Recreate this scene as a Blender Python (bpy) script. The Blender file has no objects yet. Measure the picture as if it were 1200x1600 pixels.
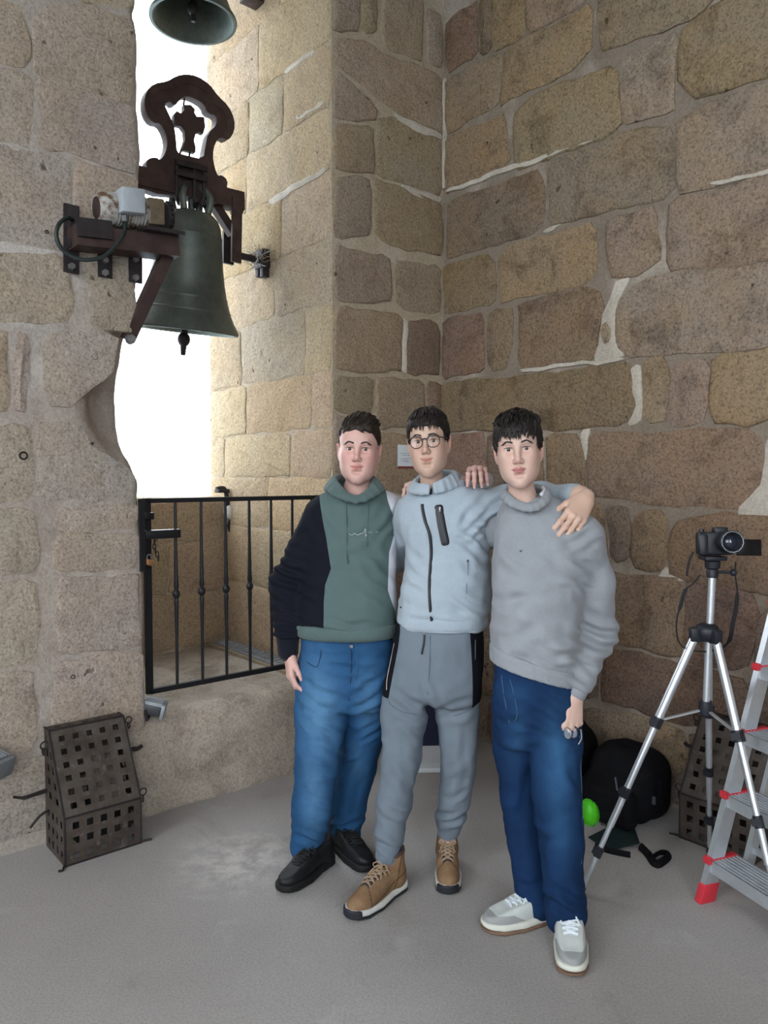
import bpy, bmesh, math, random
import numpy as np
from mathutils import Vector, Matrix, Euler
from mathutils.bvhtree import BVHTree

# ------------------------------------------------------------------ camera
SC = bpy.context.scene
COL = SC.collection
CAM_H, F_PX, PITCH = 1.55, 1200.0, math.radians(2.6)
cam_d = bpy.data.cameras.new('camera')
cam_d.sensor_fit = 'VERTICAL'
cam_d.sensor_height = 32.0
cam_d.lens = 32.0 * F_PX / 1600.0
cam_d.clip_end = 20000
cam = bpy.data.objects.new('camera', cam_d)
COL.objects.link(cam)
cam.location = (0, 0, CAM_H)
cam.rotation_euler = (math.pi / 2 - PITCH, 0, 0)
SC.camera = cam

# ------------------------------------------------------------------ sky and exposure
world = bpy.data.worlds.new('world')
SC.world = world
world.use_nodes = True
wn = world.node_tree.nodes
wl = world.node_tree.links
bg = wn['Background']
tc = wn.new('ShaderNodeTexCoord')
sep = wn.new('ShaderNodeSeparateXYZ')
ramp = wn.new('ShaderNodeValToRGB')
ramp.color_ramp.elements[0].position = 0.0
ramp.color_ramp.elements[0].color = (0.93, 0.965, 1.0, 1)
ramp.color_ramp.elements[1].position = 1.0
ramp.color_ramp.elements[1].color = (0.78, 0.89, 1.0, 1)
wl.new(tc.outputs['Generated'], sep.inputs[0])
wl.new(sep.outputs['Z'], ramp.inputs[0])
wl.new(ramp.outputs[0], bg.inputs[0])
bg.inputs[1].default_value = 3.4
SC.view_settings.view_transform = 'Standard'
SC.view_settings.look = 'None'
SC.view_settings.exposure = 1.15
SC.view_settings.gamma = 1.0
SC.view_settings.use_curve_mapping = False
SC.cycles.max_bounces = 8
SC.cycles.diffuse_bounces = 6
SC.cycles.sample_clamp_indirect = 6.0

random.seed(7)
RNG = np.random.RandomState(11)

# ------------------------------------------------------------------ geometry of the place
cT, sT = math.cos(PITCH), math.sin(PITCH)
def ray(px, py):
    x = (px - 600) / F_PX; y = (800 - py) / F_PX
    return Vector((x, cT + y * sT, -sT + y * cT))
def P(px, py, Y):                    # point seen at that pixel at depth Y
    d = ray(px, py); t = Y / d.y
    return Vector((d.x * t, Y, CAM_H + d.z * t))
def PZ(px, py, z=0.0):               # point seen at that pixel on the level z
    d = ray(px, py); t = (z - CAM_H) / d.z
    return Vector((d.x * t, d.y * t, z))
CORNER = Vector((0.359, 4.717, 0))
DL = Vector((-0.7615, -0.6481, 0))   # along the left wall, away from the corner
DR = Vector((0.6481, -0.7615, 0))    # along the right wall, away from the corner
UP = Vector((0, 0, 1))
def W(a, b, z=0.0): return CORNER + DL * a + DR * b + UP * z
def ray_plane(px, py, p0, n):
    d = ray(px, py); o = Vector((0, 0, CAM_H))
    t = (p0 - o).dot(n) / d.dot(n)
    return o + d * t
def on_left(px, py, b=0.0):          # (a, z) on a plane parallel to the left wall
    q = ray_plane(px, py, W(0, b), DR) - CORNER
    return (q.dot(DL), q.z)
def on_right(px, py, a=0.0):         # (b, z) on a plane parallel to the right wall
    q = ray_plane(px, py, W(a, 0), DL) - CORNER
    return (q.dot(DR), q.z)

# ------------------------------------------------------------------ object helpers
def link_mesh(name, me, mat=None, parent=None):
    o = bpy.data.objects.new(name, me); COL.objects.link(o)
    if mat is not None: me.materials.append(mat)
    if parent is not None: o.parent = parent
    return o
def tag(o, label=None, cat=None, group=None, kind=None):
    if label: o['label'] = label
    if cat: o['category'] = cat
    if group: o['group'] = group
    if kind: o['kind'] = kind
    return o
def empty(name, label, cat, loc=(0, 0, 0), group=None):
    o = bpy.data.objects.new(name, None); COL.objects.link(o)
    o.empty_display_size = 0.1
    o['base'] = tuple(loc)
    return tag(o, label, cat, group)
class MB:
    """collects shapes, links them as one mesh"""
    def __init__(s): s.v = []; s.f = []
    def add(s, vs, fs):
        n = len(s.v); s.v += [tuple(v) for v in vs]; s.f += [tuple(i + n for i in f) for f in fs]; return s
    def box(s, c, half, X=(1, 0, 0), Y=(0, 1, 0), Z=(0, 0, 1), bev=0.0):
        c = Vector(c); X = Vector(X).normalized(); Y = Vector(Y).normalized(); Z = Vector(Z).normalized()
        hx, hy, hz = half; b = min(bev, hx * .9, hy * .9, hz * .9)
        if b <= 0:
            vs = [c + X * (hx * i) + Y * (hy * j) + Z * (hz * k) for i in (-1, 1) for j in (-1, 1) for k in (-1, 1)]
            return s.add(vs, [(0, 1, 3, 2), (4, 6, 7, 5), (0, 4, 5, 1), (2, 3, 7, 6), (0, 2, 6, 4), (1, 5, 7, 3)])
        bm = bmesh.new(); bmesh.ops.create_cube(bm, size=2)
        for v in bm.verts: v.co = Vector((v.co.x * hx, v.co.y * hy, v.co.z * hz))
        bmesh.ops.bevel(bm, geom=bm.edges[:], offset=b, segments=2, affect='EDGES', profile=0.5)
        bm.verts.index_update()
        vs = [c + X * v.co.x + Y * v.co.y + Z * v.co.z for v in bm.verts]
        fs = [[v.index for v in f.verts] for f in bm.faces]; bm.free()
        return s.add(vs, fs)
    def tube(s, pts, r, n=8, flat=None, cap=True):
        pts = [Vector(p) for p in pts]; m = len(pts)
        rs = r if isinstance(r, (list, tuple)) else [r] * m
        prev = None; vs = []
        for i, p in enumerate(pts):
            t = (pts[min(i + 1, m - 1)] - pts[max(i - 1, 0)]).normalized()
            if prev is None:
                u = t.orthogonal().normalized() if flat is None else (Vector(flat[0]) - t * t.dot(Vector(flat[0]))).normalized()
            else: u = (prev - t * prev.dot(t)).normalized()
            prev = u; w = t.cross(u)
            fu = 1.0 if flat is None else flat[1]
            for k in range(n):
                a = 2 * math.pi * k / n
                vs.append(p + u * (math.cos(a) * rs[i]) + w * (math.sin(a) * rs[i] * fu))
        fs = []
        for i in range(m - 1):
            for k in range(n):
                a = i * n + k; b = i * n + (k + 1) % n
                fs.append((a, b, b + n, a + n))
        if cap: fs.append(tuple(range(n - 1, -1, -1))); fs.append(tuple((m - 1) * n + k for k in range(n)))
        return s.add(vs, fs)
    def bar(s, a, b, w, h, side=(0, 0, 1)):       # rectangular bar from a to b, w across, h along side
        a = Vector(a); b = Vector(b); t = (b - a); L = t.length; t.normalize()
        Z = Vector(side); Z = (Z - t * t.dot(Z)).normalized(); Yv = Z.cross(t)
        return s.box((a + b) / 2, (L / 2, w / 2, h / 2), t, Yv, Z)
    def lathe(s, prof, c=(0, 0, 0), axis=(0, 0, 1), n=32, arc=None):
        c = Vector(c); A = Vector(axis).normalized(); u = A.orthogonal().normalized(); w = A.cross(u); vs = []; fs = []
        for r, h in prof:
            for k in range(n):
                a = 2 * math.pi * k / n
                vs.append(c + A * h + (u * math.cos(a) + w * math.sin(a)) * max(r, 1e-5))
        for i in range(len(prof) - 1):
            for k in range(n):
                a = i * n + k; b = i * n + (k + 1) % n
                fs.append((a, b, b + n, a + n))
        return s.add(vs, fs)
    def ball(s, c, r, n=12):
        prof = [(math.sin(math.pi * i / n), -math.cos(math.pi * i / n)) for i in range(n + 1)]
        rr = r if isinstance(r, (tuple, list)) else (r, r, r)
        vs0 = MB().lathe(prof, n=n * 2)
        c = Vector(c)
        return s.add([c + Vector((v[0] * rr[0], v[1] * rr[1], v[2] * rr[2])) for v in vs0.v], vs0.f)
    def build(s, name, mat=None, parent=None, smooth=True, angle=40):
        me = bpy.data.meshes.new(name); me.from_pydata(s.v, [], s.f)
        bm = bmesh.new(); bm.from_mesh(me)
        bmesh.ops.remove_doubles(bm, verts=bm.verts[:], dist=1e-5)
        bmesh.ops.recalc_face_normals(bm, faces=bm.faces[:])
        bm.to_mesh(me); bm.free()
        if smooth:
            me.polygons.foreach_set('use_smooth', [True] * len(me.polygons))
            me.set_sharp_from_angle(angle=math.radians(angle))
        return link_mesh(name, me, mat, parent)
def plate(name, loops, origin, X, Y, thick, mat, parent, bevel=0.0):
    """flat plate cut to 2D loops (holes allowed) and given thickness"""
    cu = bpy.data.curves.new(name, 'CURVE'); cu.dimensions = '2D'; cu.fill_mode = 'BOTH'; cu.extrude = thick / 2; cu.bevel_depth = bevel
    for lp in loops:
        sp = cu.splines.new('POLY'); sp.points.add(len(lp) - 1); sp.use_cyclic_u = True
        for q, p in zip(sp.points, lp): q.co = (p[0], p[1], 0, 1)
    tmp = bpy.data.objects.new(name, cu); COL.objects.link(tmp)
    me = bpy.data.meshes.new_from_object(tmp.evaluated_get(bpy.context.evaluated_depsgraph_get()))
    bpy.data.objects.remove(tmp); bpy.data.curves.remove(cu)
    X = Vector(X).normalized(); Y = Vector(Y).normalized(); Z = X.cross(Y); o = Vector(origin)
    M = Matrix((X, Y, Z)).transposed().to_4x4(); M.translation = o
    me.transform(M); me.materials.clear(); me.name = name
    return link_mesh(name, me, mat, parent)
def chaikin(pts, it=1, closed=True):
    for _ in range(it):
        out = []; n = len(pts)
        for i in range(n if closed else n - 1):
            a = pts[i]; b = pts[(i + 1) % n]
            out += [tuple(x * .75 + y * .25 for x, y in zip(a, b)), tuple(x * .25 + y * .75 for x, y in zip(a, b))]
        if not closed: out = [pts[0]] + out + [pts[-1]]
        pts = out
    return pts
def spline(pts, n=6):
    pts = [Vector(p) for p in pts]; out = []
    for i in range(len(pts) - 1):
        p0 = pts[max(i - 1, 0)]; p1 = pts[i]; p2 = pts[i + 1]; p3 = pts[min(i + 2, len(pts) - 1)]
        for k in range(n):
            t = k / n
            out.append(0.5 * ((2 * p1) + (p2 - p0) * t + (2 * p0 - 5 * p1 + 4 * p2 - p3) * t * t + (3 * p1 - p0 - 3 * p2 + p3) * t ** 3))
    return out + [pts[-1]]

# ------------------------------------------------------------------ materials
class NT:
    def __init__(s, name):
        s.m = bpy.data.materials.new(name); s.m.use_nodes = True
        s.n = s.m.node_tree.nodes; s.l = s.m.node_tree.links; s.b = s.n['Principled BSDF']
        s.co = None
    def node(s, t, **kw):
        x = s.n.new(t)
        for k, v in kw.items(): setattr(x, k, v)
        return x
    def coord(s, kind='Object'):
        if s.co is None: s.co = s.node('ShaderNodeTexCoord')
        return s.co.outputs[kind]
    def noise(s, scale, detail=4, rough=.6, vec=None, dist=0.0):
        x = s.node('ShaderNodeTexNoise'); x.inputs['Scale'].default_value = scale; x.inputs['Detail'].default_value = detail
        x.inputs['Roughness'].default_value = rough; x.inputs['Distortion'].default_value = dist
        s.l.new(vec if vec is not None else s.coord(), x.inputs['Vector']); return x.outputs['Fac']
    def ramp(s, fac, stops):
        x = s.node('ShaderNodeValToRGB'); e = x.color_ramp.elements
        while len(e) < len(stops): e.new(0.5)
        for q, (p, c) in zip(e, stops):
            q.position = p; q.color = (*c, 1) if isinstance(c, (tuple, list)) else (c, c, c, 1)
        s.l.new(fac, x.inputs[0]); return x.outputs[0]
    def mix(s, fac, a, b, mode='MIX'):
        x = s.node('ShaderNodeMix', data_type='RGBA', blend_type=mode)
        for i, v in ((0, fac), (6, a), (7, b)):
            if isinstance(v, (int, float)): x.inputs[i].default_value = v if i == 0 else (v, v, v, 1)
            elif isinstance(v, (tuple, list)): x.inputs[i].default_value = (*v, 1)
            else: s.l.new(v, x.inputs[i])
        return x.outputs[2]
    def math(s, op, a, b=0.0, c=None):
        x = s.node('ShaderNodeMath', operation=op)
        for i, v in enumerate((a, b, c)):
            if v is None: continue
            if isinstance(v, (int, float)): x.inputs[i].default_value = v
            else: s.l.new(v, x.inputs[i])
        return x.outputs[0]
    def attr(s, name, out='Fac'):
        x = s.node('ShaderNodeAttribute'); x.attribute_name = name; return x.outputs[out]
    def bump(s, h, strength, dist=.01, base=None):
        x = s.node('ShaderNodeBump'); x.inputs['Strength'].default_value = strength; x.inputs['Distance'].default_value = dist
        s.l.new(h, x.inputs['Height'])
        if base is not None: s.l.new(base, x.inputs['Normal'])
        return x.outputs[0]
    def out(s, color=None, rough=.8, normal=None, metal=0.0, spec=.3):
        for k, v in (('Base Color', color), ('Roughness', rough), ('Metallic', metal), ('Normal', normal), ('Specular IOR Level', spec)):
            if v is None: continue
            if isinstance(v, (int, float)): s.b.inputs[k].default_value = v
            elif isinstance(v, (tuple, list)): s.b.inputs[k].default_value = (*v, 1)
            else: s.l.new(v, s.b.inputs[k])
        return s.m
def simple(name, col, rough=.6, metal=0.0, var=.15, scale=25, bump=0.0, bscale=120, spec=.4):
    t = NT(name)
    f = t.noise(scale, 4)
    c = t.ramp(f, [(.3, tuple(x * (1 - var) for x in col)), (.7, tuple(min(1, x * (1 + var)) for x in col))])
    nrm = t.bump(t.noise(bscale, 3), bump, .003) if bump else None
    return t.out(c, rough, nrm, metal, spec)

# ================================================================== SIGNED-DISTANCE MODELLER (sparse surface nets)
def A3(v): return np.array([float(v[0]), float(v[1]), float(v[2])], dtype=np.float32)
class Op: pass
def _op(kind, f, c, r, k):
    o = Op(); o.kind = kind; o.f = f; o.c = A3(c); o.r = float(r); o.k = float(k); return o
def cone(a, b, ra, rb, k=.02, kind='u', flat=None):
    a = A3(a); b = A3(b)
    if flat is not None:
        n = A3(flat[0]); n = n / np.linalg.norm(n); g = np.float32(1.0 / flat[1] - 1.0); sc = np.float32(min(1.0, flat[1]))
    ab = b - a
    if flat is not None: ab = ab + g * ab.dot(n) * n
    L2 = float(ab.dot(ab)) + 1e-12
    def f(p):
        q = p - a
        if flat is not None: q = q + (g * (q @ n))[:, None] * n
        t = np.clip(q @ ab / L2, 0, 1)
        d = np.sqrt(((q - t[:, None] * ab) ** 2).sum(1)) - (ra + (rb - ra) * t)
        return d * sc if flat is not None else d
    m = max(ra, rb) * (max(1.0, flat[1]) if flat is not None else 1.0)
    return _op(kind, f, (a + b) / 2, float(np.linalg.norm(b - a)) / 2 + m, k)
def chain(pts, rs, k=.02, kind='u', flat=None):
    return [cone(pts[i], pts[i + 1], rs[i], rs[i + 1], k, kind, flat) for i in range(len(pts) - 1)]
def ell(c, r, k=.02, kind='u', R=None):
    c = A3(c); r = np.array(r, dtype=np.float32)
    Rm = None if R is None else np.array(R, dtype=np.float32)
    def f(p):
        q = p - c
        if Rm is not None: q = q @ Rm
        k0 = np.sqrt(((q / r) ** 2).sum(1)); k1 = np.sqrt(((q / (r * r)) ** 2).sum(1)) + 1e-9
        return k0 * (k0 - 1) / k1
    return _op(kind, f, c, float(r.max()), k)
def rbox(c, half, rad=.01, k=.01, kind='u', R=None):
    c = A3(c); h = np.array(half, dtype=np.float32) - rad
    Rm = None if R is None else np.array(R, dtype=np.float32)
    def f(p):
        q = p - c
        if Rm is not None: q = q @ Rm
        q = np.abs(q) - h
        return np.sqrt((np.maximum(q, 0) ** 2).sum(1)) + np.minimum(q.max(1), 0) - rad
    return _op(kind, f, c, float(np.linalg.norm(half)), k)
def half(pt, n, k=.004):
    pt = A3(pt); n = A3(n); n = n / np.linalg.norm(n)
    return _op('i', lambda p: (p - pt) @ n, pt, 1e6, k)
def stack(rows, k=.02, kind='u', yaw=0.0, ex=2.3, rad=.02):
    """body of stacked rounded sections: rows of (z, cx, cy, half width, half depth)"""
    rows = sorted(rows); R = np.array(rows, dtype=np.float32); c, s = math.cos(yaw), math.sin(yaw)
    def f(p):
        z = p[:, 2]; zc = np.clip(z, R[0, 0], R[-1, 0])
        cx = np.interp(zc, R[:, 0], R[:, 1]); cy = np.interp(zc, R[:, 0], R[:, 2]); a = np.interp(zc, R[:, 0], R[:, 3]); b = np.interp(zc, R[:, 0], R[:, 4])
        x = p[:, 0] - cx; y = p[:, 1] - cy
        X = np.abs(x * c + y * s) + 1e-6; Yv = np.abs(-x * s + y * c) + 1e-6
        q = ((X / a) ** ex + (Yv / b) ** ex) ** (1 / ex)
        rr = np.sqrt(X * X + Yv * Yv)
        d = rr * (1 - 1 / np.maximum(q, .05))
        d = np.maximum(d, -np.minimum(a, b))
        dz = np.maximum(R[0, 0] - z, z - R[-1, 0])
        e = np.maximum(d + rad, 0); g = np.maximum(dz + rad, 0)
        return (np.sqrt(e * e + g * g) + np.minimum(np.maximum(d + rad, dz + rad), 0) - rad).astype(np.float32)
    zc = (R[0, 0] + R[-1, 0]) / 2; cc = (R[:, 1].mean(), R[:, 2].mean(), zc)
    rad_ = math.sqrt(((R[-1, 0] - R[0, 0]) / 2) ** 2 + float(R[:, 3:5].max()) ** 2) + .1
    return _op(kind, f, cc, rad_, k)
def ev(ops, p):
    d = np.full(len(p), 1.0, dtype=np.float32)
    for o in ops:
        e = o.f(p).astype(np.float32); k = o.k
        if o.kind == 'u':
            h = np.maximum(k - np.abs(d - e), 0) / k; d = np.minimum(d, e) - h * h * (k * .25)
        elif o.kind == 's':
            e = -e; h = np.maximum(k - np.abs(d - e), 0) / k; d = np.maximum(d, e) + h * h * (k * .25)
        else: d = np.maximum(d, e)
    return d
_E = [((0, 0, 0), (1, 0, 0)), ((0, 1, 0), (1, 1, 0)), ((0, 0, 1), (1, 0, 1)), ((0, 1, 1), (1, 1, 1)),
      ((0, 0, 0), (0, 1, 0)), ((1, 0, 0), (1, 1, 0)), ((0, 0, 1), (0, 1, 1)), ((1, 0, 1), (1, 1, 1)),
      ((0, 0, 0), (0, 0, 1)), ((1, 0, 0), (1, 0, 1)), ((0, 1, 0), (0, 1, 1)), ((1, 1, 0), (1, 1, 1))]
def net(ops, vox, lo=None, hi=None):
    """-> vertices (N,3), quads (M,4)"""
    us = [o for o in ops if o.kind == 'u']
    if lo is None:
        lo = np.min([o.c - o.r for o in us], 0) - .02; hi = np.max([o.c + o.r for o in us], 0) + .02
    lo = np.array(lo, dtype=np.float32); hi = np.array(hi, dtype=np.float32)
    n = 12; B = n * vox; nb = np.maximum(1, np.ceil((hi - lo) / B).astype(int))
    g = np.stack(np.meshgrid(*[np.arange(x) for x in nb], indexing='ij'), -1).reshape(-1, 3)
    cen = lo + (g + .5).astype(np.float32) * np.float32(B)
    dc = ev(ops, cen); hd = B * .87
    g = g[np.abs(dc) < hd * 1.25 + .03]
    NY, NZ = int(nb[1]) * n + 4, int(nb[2]) * n + 4
    ii = np.arange(n + 1); loc = np.stack(np.meshgrid(ii, ii, ii, indexing='ij'), -1).reshape(-1, 3).astype(np.float32) * np.float32(vox)
    IDS = []; VS = []; QS = []
    for blk in g:
        o0 = lo + blk.astype(np.float32) * np.float32(B); c = o0 + B / 2
        sub = [o for o in ops if o.kind == 'i' or np.linalg.norm(o.c - c) < o.r + hd + o.k + .03]
        if not any(o.kind == 'u' for o in sub): continue
        d = ev(sub, loc + o0).reshape(n + 1, n + 1, n + 1); s = d < 0
        if s.all() or not s.any(): continue
        cnt = np.zeros((n, n, n), np.float32); acc = np.zeros((n, n, n, 3), np.float32)
        for (a, b) in _E:
            A = d[a[0]:n + a[0], a[1]:n + a[1], a[2]:n + a[2]]; Bv = d[b[0]:n + b[0], b[1]:n + b[1], b[2]:n + b[2]]
            m = (A < 0) != (Bv < 0)
            t = np.where(m, A / np.where(m, A - Bv, 1), 0)
            for x in range(3): acc[..., x] += np.where(m, a[x] + t * (b[x] - a[x]), 0)
            cnt += m
        idx = np.argwhere(cnt > 0)
        gi = idx + blk * n
        VS.append((acc[tuple(idx.T)] / cnt[tuple(idx.T)][:, None] + gi) * vox + lo)
        IDS.append(((gi[:, 0] + 1).astype(np.int64) * NY + gi[:, 1] + 1) * NZ + gi[:, 2] + 1)
        for ax in range(3):
            sl0 = [slice(0, n)] * 3; sl1 = list(sl0); sl1[ax] = slice(1, n + 1)
            S0 = s[tuple(sl0)]; S1 = s[tuple(sl1)]
            e = np.argwhere(S0 != S1)
            if not len(e): continue
            flip = S0[tuple(e.T)]; e = e + blk * n
            u, w = [(1, 2), (2, 0), (0, 1)][ax]
            q = []
            for du, dw in ((0, 0), (-1, 0), (-1, -1), (0, -1)):
                x = e.copy(); x[:, u] += du; x[:, w] += dw
                q.append(((x[:, 0] + 1).astype(np.int64) * NY + x[:, 1] + 1) * NZ + x[:, 2] + 1)
            q = np.stack(q, 1); q[~flip] = q[~flip][:, ::-1]; QS.append(q)
    ids = np.concatenate(IDS); V = np.concatenate(VS); Q = np.concatenate(QS)
    o = np.argsort(ids); ids = ids[o]; V = V[o]
    k = np.minimum(np.searchsorted(ids, Q), len(ids) - 1)
    ok = (ids[k] == Q).all(1)
    return V.astype(np.float32), k[ok].astype(np.int32)
def normals(V, Q):
    n = np.cross(V[Q[:, 2]] - V[Q[:, 0]], V[Q[:, 3]] - V[Q[:, 1]]); N = np.zeros_like(V)
    for i in range(4): np.add.at(N, Q[:, i], n)
    return N / (np.linalg.norm(N, axis=1, keepdims=True) + 1e-12)
def relax(V, Q, it=1, f=.5):
    for _ in range(it):
        s = np.zeros_like(V); c = np.zeros(len(V), np.float32)
        for i in range(4):
            for j in (1, 3):
                np.add.at(s, Q[:, i], V[Q[:, (i + j) % 4]]); np.add.at(c, Q[:, i], 1)
        V = V + f * (s / np.maximum(c, 1)[:, None] - V)
    return V
def _hash(i, seed):
    h = (i[..., 0] * 374761393 + i[..., 1] * 668265263 + i[..., 2] * 2147483647 + seed * 974711) & 0xFFFFFFFF
    h = ((h ^ (h >> 13)) * 1274126177) & 0xFFFFFFFF
    return ((h ^ (h >> 16)) & 0xFFFF).astype(np.float32) / 32767.5 - 1
def vnoise(p, scale, seed=0):
    p = p * np.float32(scale); i = np.floor(p).astype(np.int64); f = (p - i).astype(np.float32); f = f * f * (3 - 2 * f); r = 0
    for a in (0, 1):
        for b in (0, 1):
            for c in (0, 1):
                w = (f[:, 0] if a else 1 - f[:, 0]) * (f[:, 1] if b else 1 - f[:, 1]) * (f[:, 2] if c else 1 - f[:, 2])
                r = r + w * _hash(i + np.array([a, b, c]), seed)
    return r
def mesh_np(name, V, Q, mat, parent=None, attrs=None, colors=None):
    me = bpy.data.meshes.new(name); nv, nq = len(V), len(Q)
    me.vertices.add(nv); me.vertices.foreach_set('co', np.ascontiguousarray(V, dtype=np.float32).ravel())
    me.loops.add(nq * 4); me.loops.foreach_set('vertex_index', np.ascontiguousarray(Q, dtype=np.int32).ravel())
    me.polygons.add(nq); me.polygons.foreach_set('loop_start', np.arange(0, nq * 4, 4, dtype=np.int32))
    me.polygons.foreach_set('use_smooth', np.ones(nq, dtype=bool))
    me.update(calc_edges=True); me.validate()
    for k, v in (attrs or {}).items():
        a = me.attributes.new(k, 'FLOAT', 'POINT'); a.data.foreach_set('value', np.ascontiguousarray(v, dtype=np.float32))
    for k, v in (colors or {}).items():
        a = me.attributes.new(k, 'FLOAT_COLOR', 'POINT')
        a.data.foreach_set('color', np.ascontiguousarray(np.concatenate([v, np.ones((nv, 1))], 1), dtype=np.float32).ravel())
    return link_mesh(name, me, mat, parent)
def bvh_of(V, Q): return BVHTree.FromPolygons([tuple(map(float, x)) for x in V], [tuple(map(int, x)) for x in Q])
def see(bvh, px, py, lift=.002):         # where the line of sight through a pixel meets a finished surface
    d = ray(px, py).normalized()
    h = bvh.ray_cast(Vector((0, 0, CAM_H)), d)
    if h[0] is None: return None
    n = h[1] if h[1].dot(d) < 0 else -h[1]
    return h[0] + n * lift

# ================================================================== THE ROOM
def stone_mat(name, dark=.45, warm=(1.09, .97, .80), speck=.55):
    t = NT(name)
    oi = t.node('ShaderNodeObjectInfo')
    geo = t.node('ShaderNodeNewGeometry'); pos = geo.outputs['Position']
    rnd = t.math('MULTIPLY', oi.outputs['Random'], 40.0)
    off = t.node('ShaderNodeVectorMath', operation='ADD')
    t.l.new(pos, off.inputs[0]); t.l.new(rnd, off.inputs[1]); v = off.outputs[0]
    base = oi.outputs['Color']
    big = t.noise(2.6, 4, .65, v)
    c = t.mix(t.ramp(big, [(.36, 0.0), (.68, 1.0)]), base, t.mix(1.0, base, warm, 'MULTIPLY'))
    blot = t.noise(5.5, 5, .7, v, .6)
    c = t.mix(t.ramp(blot, [(.28, .75), (.50, 0.0)]), c, t.mix(1.0, c, (dark, dark * .96, dark * .95), 'MULTIPLY'))
    sp = t.noise(85, 3, .75, v)
    c = t.mix(t.math('MULTIPLY', t.ramp(sp, [(.38, 1.0), (.52, 0.0)]), speck), c, t.mix(1.0, c, (.33, .31, .31), 'MULTIPLY'))
    sp2 = t.noise(62, 3, .7, v)
    c = t.mix(t.math('MULTIPLY', t.ramp(sp2, [(.52, 0.0), (.66, 1.0)]), speck * .7), c, t.mix(1.0, c, (1.55, 1.5, 1.42), 'MULTIPLY'))
    pits = t.noise(16, 2, .5, v)
    c = t.mix(t.ramp(pits, [(.235, .85), (.27, 0.0)]), c, t.mix(1.0, c, (.3, .28, .27), 'MULTIPLY'))
    h = t.math('ADD', t.math('MULTIPLY', t.noise(9, 4, .6, v), 1.6), t.math('MULTIPLY', sp, .45))
    h = t.math('SUBTRACT', h, t.math('MULTIPLY', t.ramp(pits, [(.23, 1.0), (.29, 0.0)]), .6))
    return t.out(c, .93, t.bump(h, .55, .02), 0, .15)
def mortar_mat(name, col, light, lo=.50, hi=.64):
    t = NT(name); geo = t.node('ShaderNodeNewGeometry'); v = geo.outputs['Position']
    f = t.noise(1.7, 4, .6, v)
    c = t.mix(t.ramp(f, [(lo, 0.0), (hi, 1.0)]), col, light)
    c = t.mix(t.math('MULTIPLY', t.ramp(t.noise(75, 3, .7, v), [(.40, 1.0), (.55, 0.0)]), .35), c, t.mix(1.0, c, (.5, .48, .46), 'MULTIPLY'))
    c = t.mix(t.ramp(t.noise(6, 4, .6, v), [(.3, .5), (.5, 0.0)]), c, t.mix(1.0, c, (.68, .66, .64), 'MULTIPLY'))
    h = t.math('ADD', t.noise(12, 5, .65, v), t.math('MULTIPLY', t.noise(90, 2, .6, v), .25))
    return t.out(c, .95, t.bump(h, .5, .02), 0, .1)
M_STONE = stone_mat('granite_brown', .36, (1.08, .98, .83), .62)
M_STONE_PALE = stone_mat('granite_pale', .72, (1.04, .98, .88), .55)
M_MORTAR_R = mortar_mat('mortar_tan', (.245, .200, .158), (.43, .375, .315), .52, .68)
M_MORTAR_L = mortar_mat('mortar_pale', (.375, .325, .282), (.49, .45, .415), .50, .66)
M_MORTAR_V = mortar_mat('mortar_cream', (.40, .33, .24), (.46, .39, .31))

# ---- floor
t = NT('worn_concrete')
v = t.node('ShaderNodeNewGeometry').outputs['Position']
c = t.ramp(t.noise(.9, 5, .6, v), [(.3, (.334, .312, .298)), (.7, (.404, .380, .363))])
c = t.mix(t.math('MULTIPLY', t.ramp(t.noise(120, 3, .7, v), [(.4, 1.0), (.55, 0.0)]), .35), c, t.mix(1.0, c, (.55, .53, .52), 'MULTIPLY'))
c = t.mix(t.ramp(t.noise(3.2, 5, .65, v, .5), [(.60, 0.0), (.74, .5)]), c, (.45, .44, .43))
c = t.mix(t.ramp(t.noise(2.1, 5, .7, v, .8), [(.27, .5), (.42, 0.0)]), c, t.mix(1.0, c, (.66, .62, .58), 'MULTIPLY'))
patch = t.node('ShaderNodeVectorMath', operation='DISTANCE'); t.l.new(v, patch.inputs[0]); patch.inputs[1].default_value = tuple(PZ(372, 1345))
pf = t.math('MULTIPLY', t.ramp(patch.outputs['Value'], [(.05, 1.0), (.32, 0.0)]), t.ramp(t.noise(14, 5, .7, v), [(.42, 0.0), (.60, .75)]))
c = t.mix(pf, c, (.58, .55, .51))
h = t.math('ADD', t.noise(150, 3, .6, v), t.math('MULTIPLY', t.noise(5, 3, .5, v), .8))
M_FLOOR = t.out(c, .78, t.bump(h, .22, .006), 0, .3)
RA, RB, RH = 6.2, 6.2, 6.0
fl = MB()
fl.add([W(-.6, -1.6, 0), W(RA + .6, -1.6, 0), W(RA + .6, RB + .6, 0), W(-.6, RB + .6, 0),
        W(-.6, -1.6, -.3), W(RA + .6, -1.6, -.3), W(RA + .6, RB + .6, -.3), W(-.6, RB + .6, -.3)],
       [(0, 1, 2, 3), (7, 6, 5, 4), (0, 4, 5, 1), (1, 5, 6, 2), (2, 6, 7, 3), (3, 7, 4, 0)])
floor = tag(fl.build('floor', M_FLOOR, smooth=False), 'worn grey concrete floor', kind='structure')

def wall_box(a0, a1, b0, b1, z0, z1, mb=None):
    mb = mb or MB()
    ca, cb = (a0 + a1) / 2, (b0 + b1) / 2
    return mb.box(W(ca, cb, (z0 + z1) / 2), ((a1 - a0) / 2, (b1 - b0) / 2, (z1 - z0) / 2), DL, DR, UP)
J0, J1, THK = .836, 1.936, 1.39       # the two jambs of the opening, thickness of the wall
SILL, PARA = .44, 1.425

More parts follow.
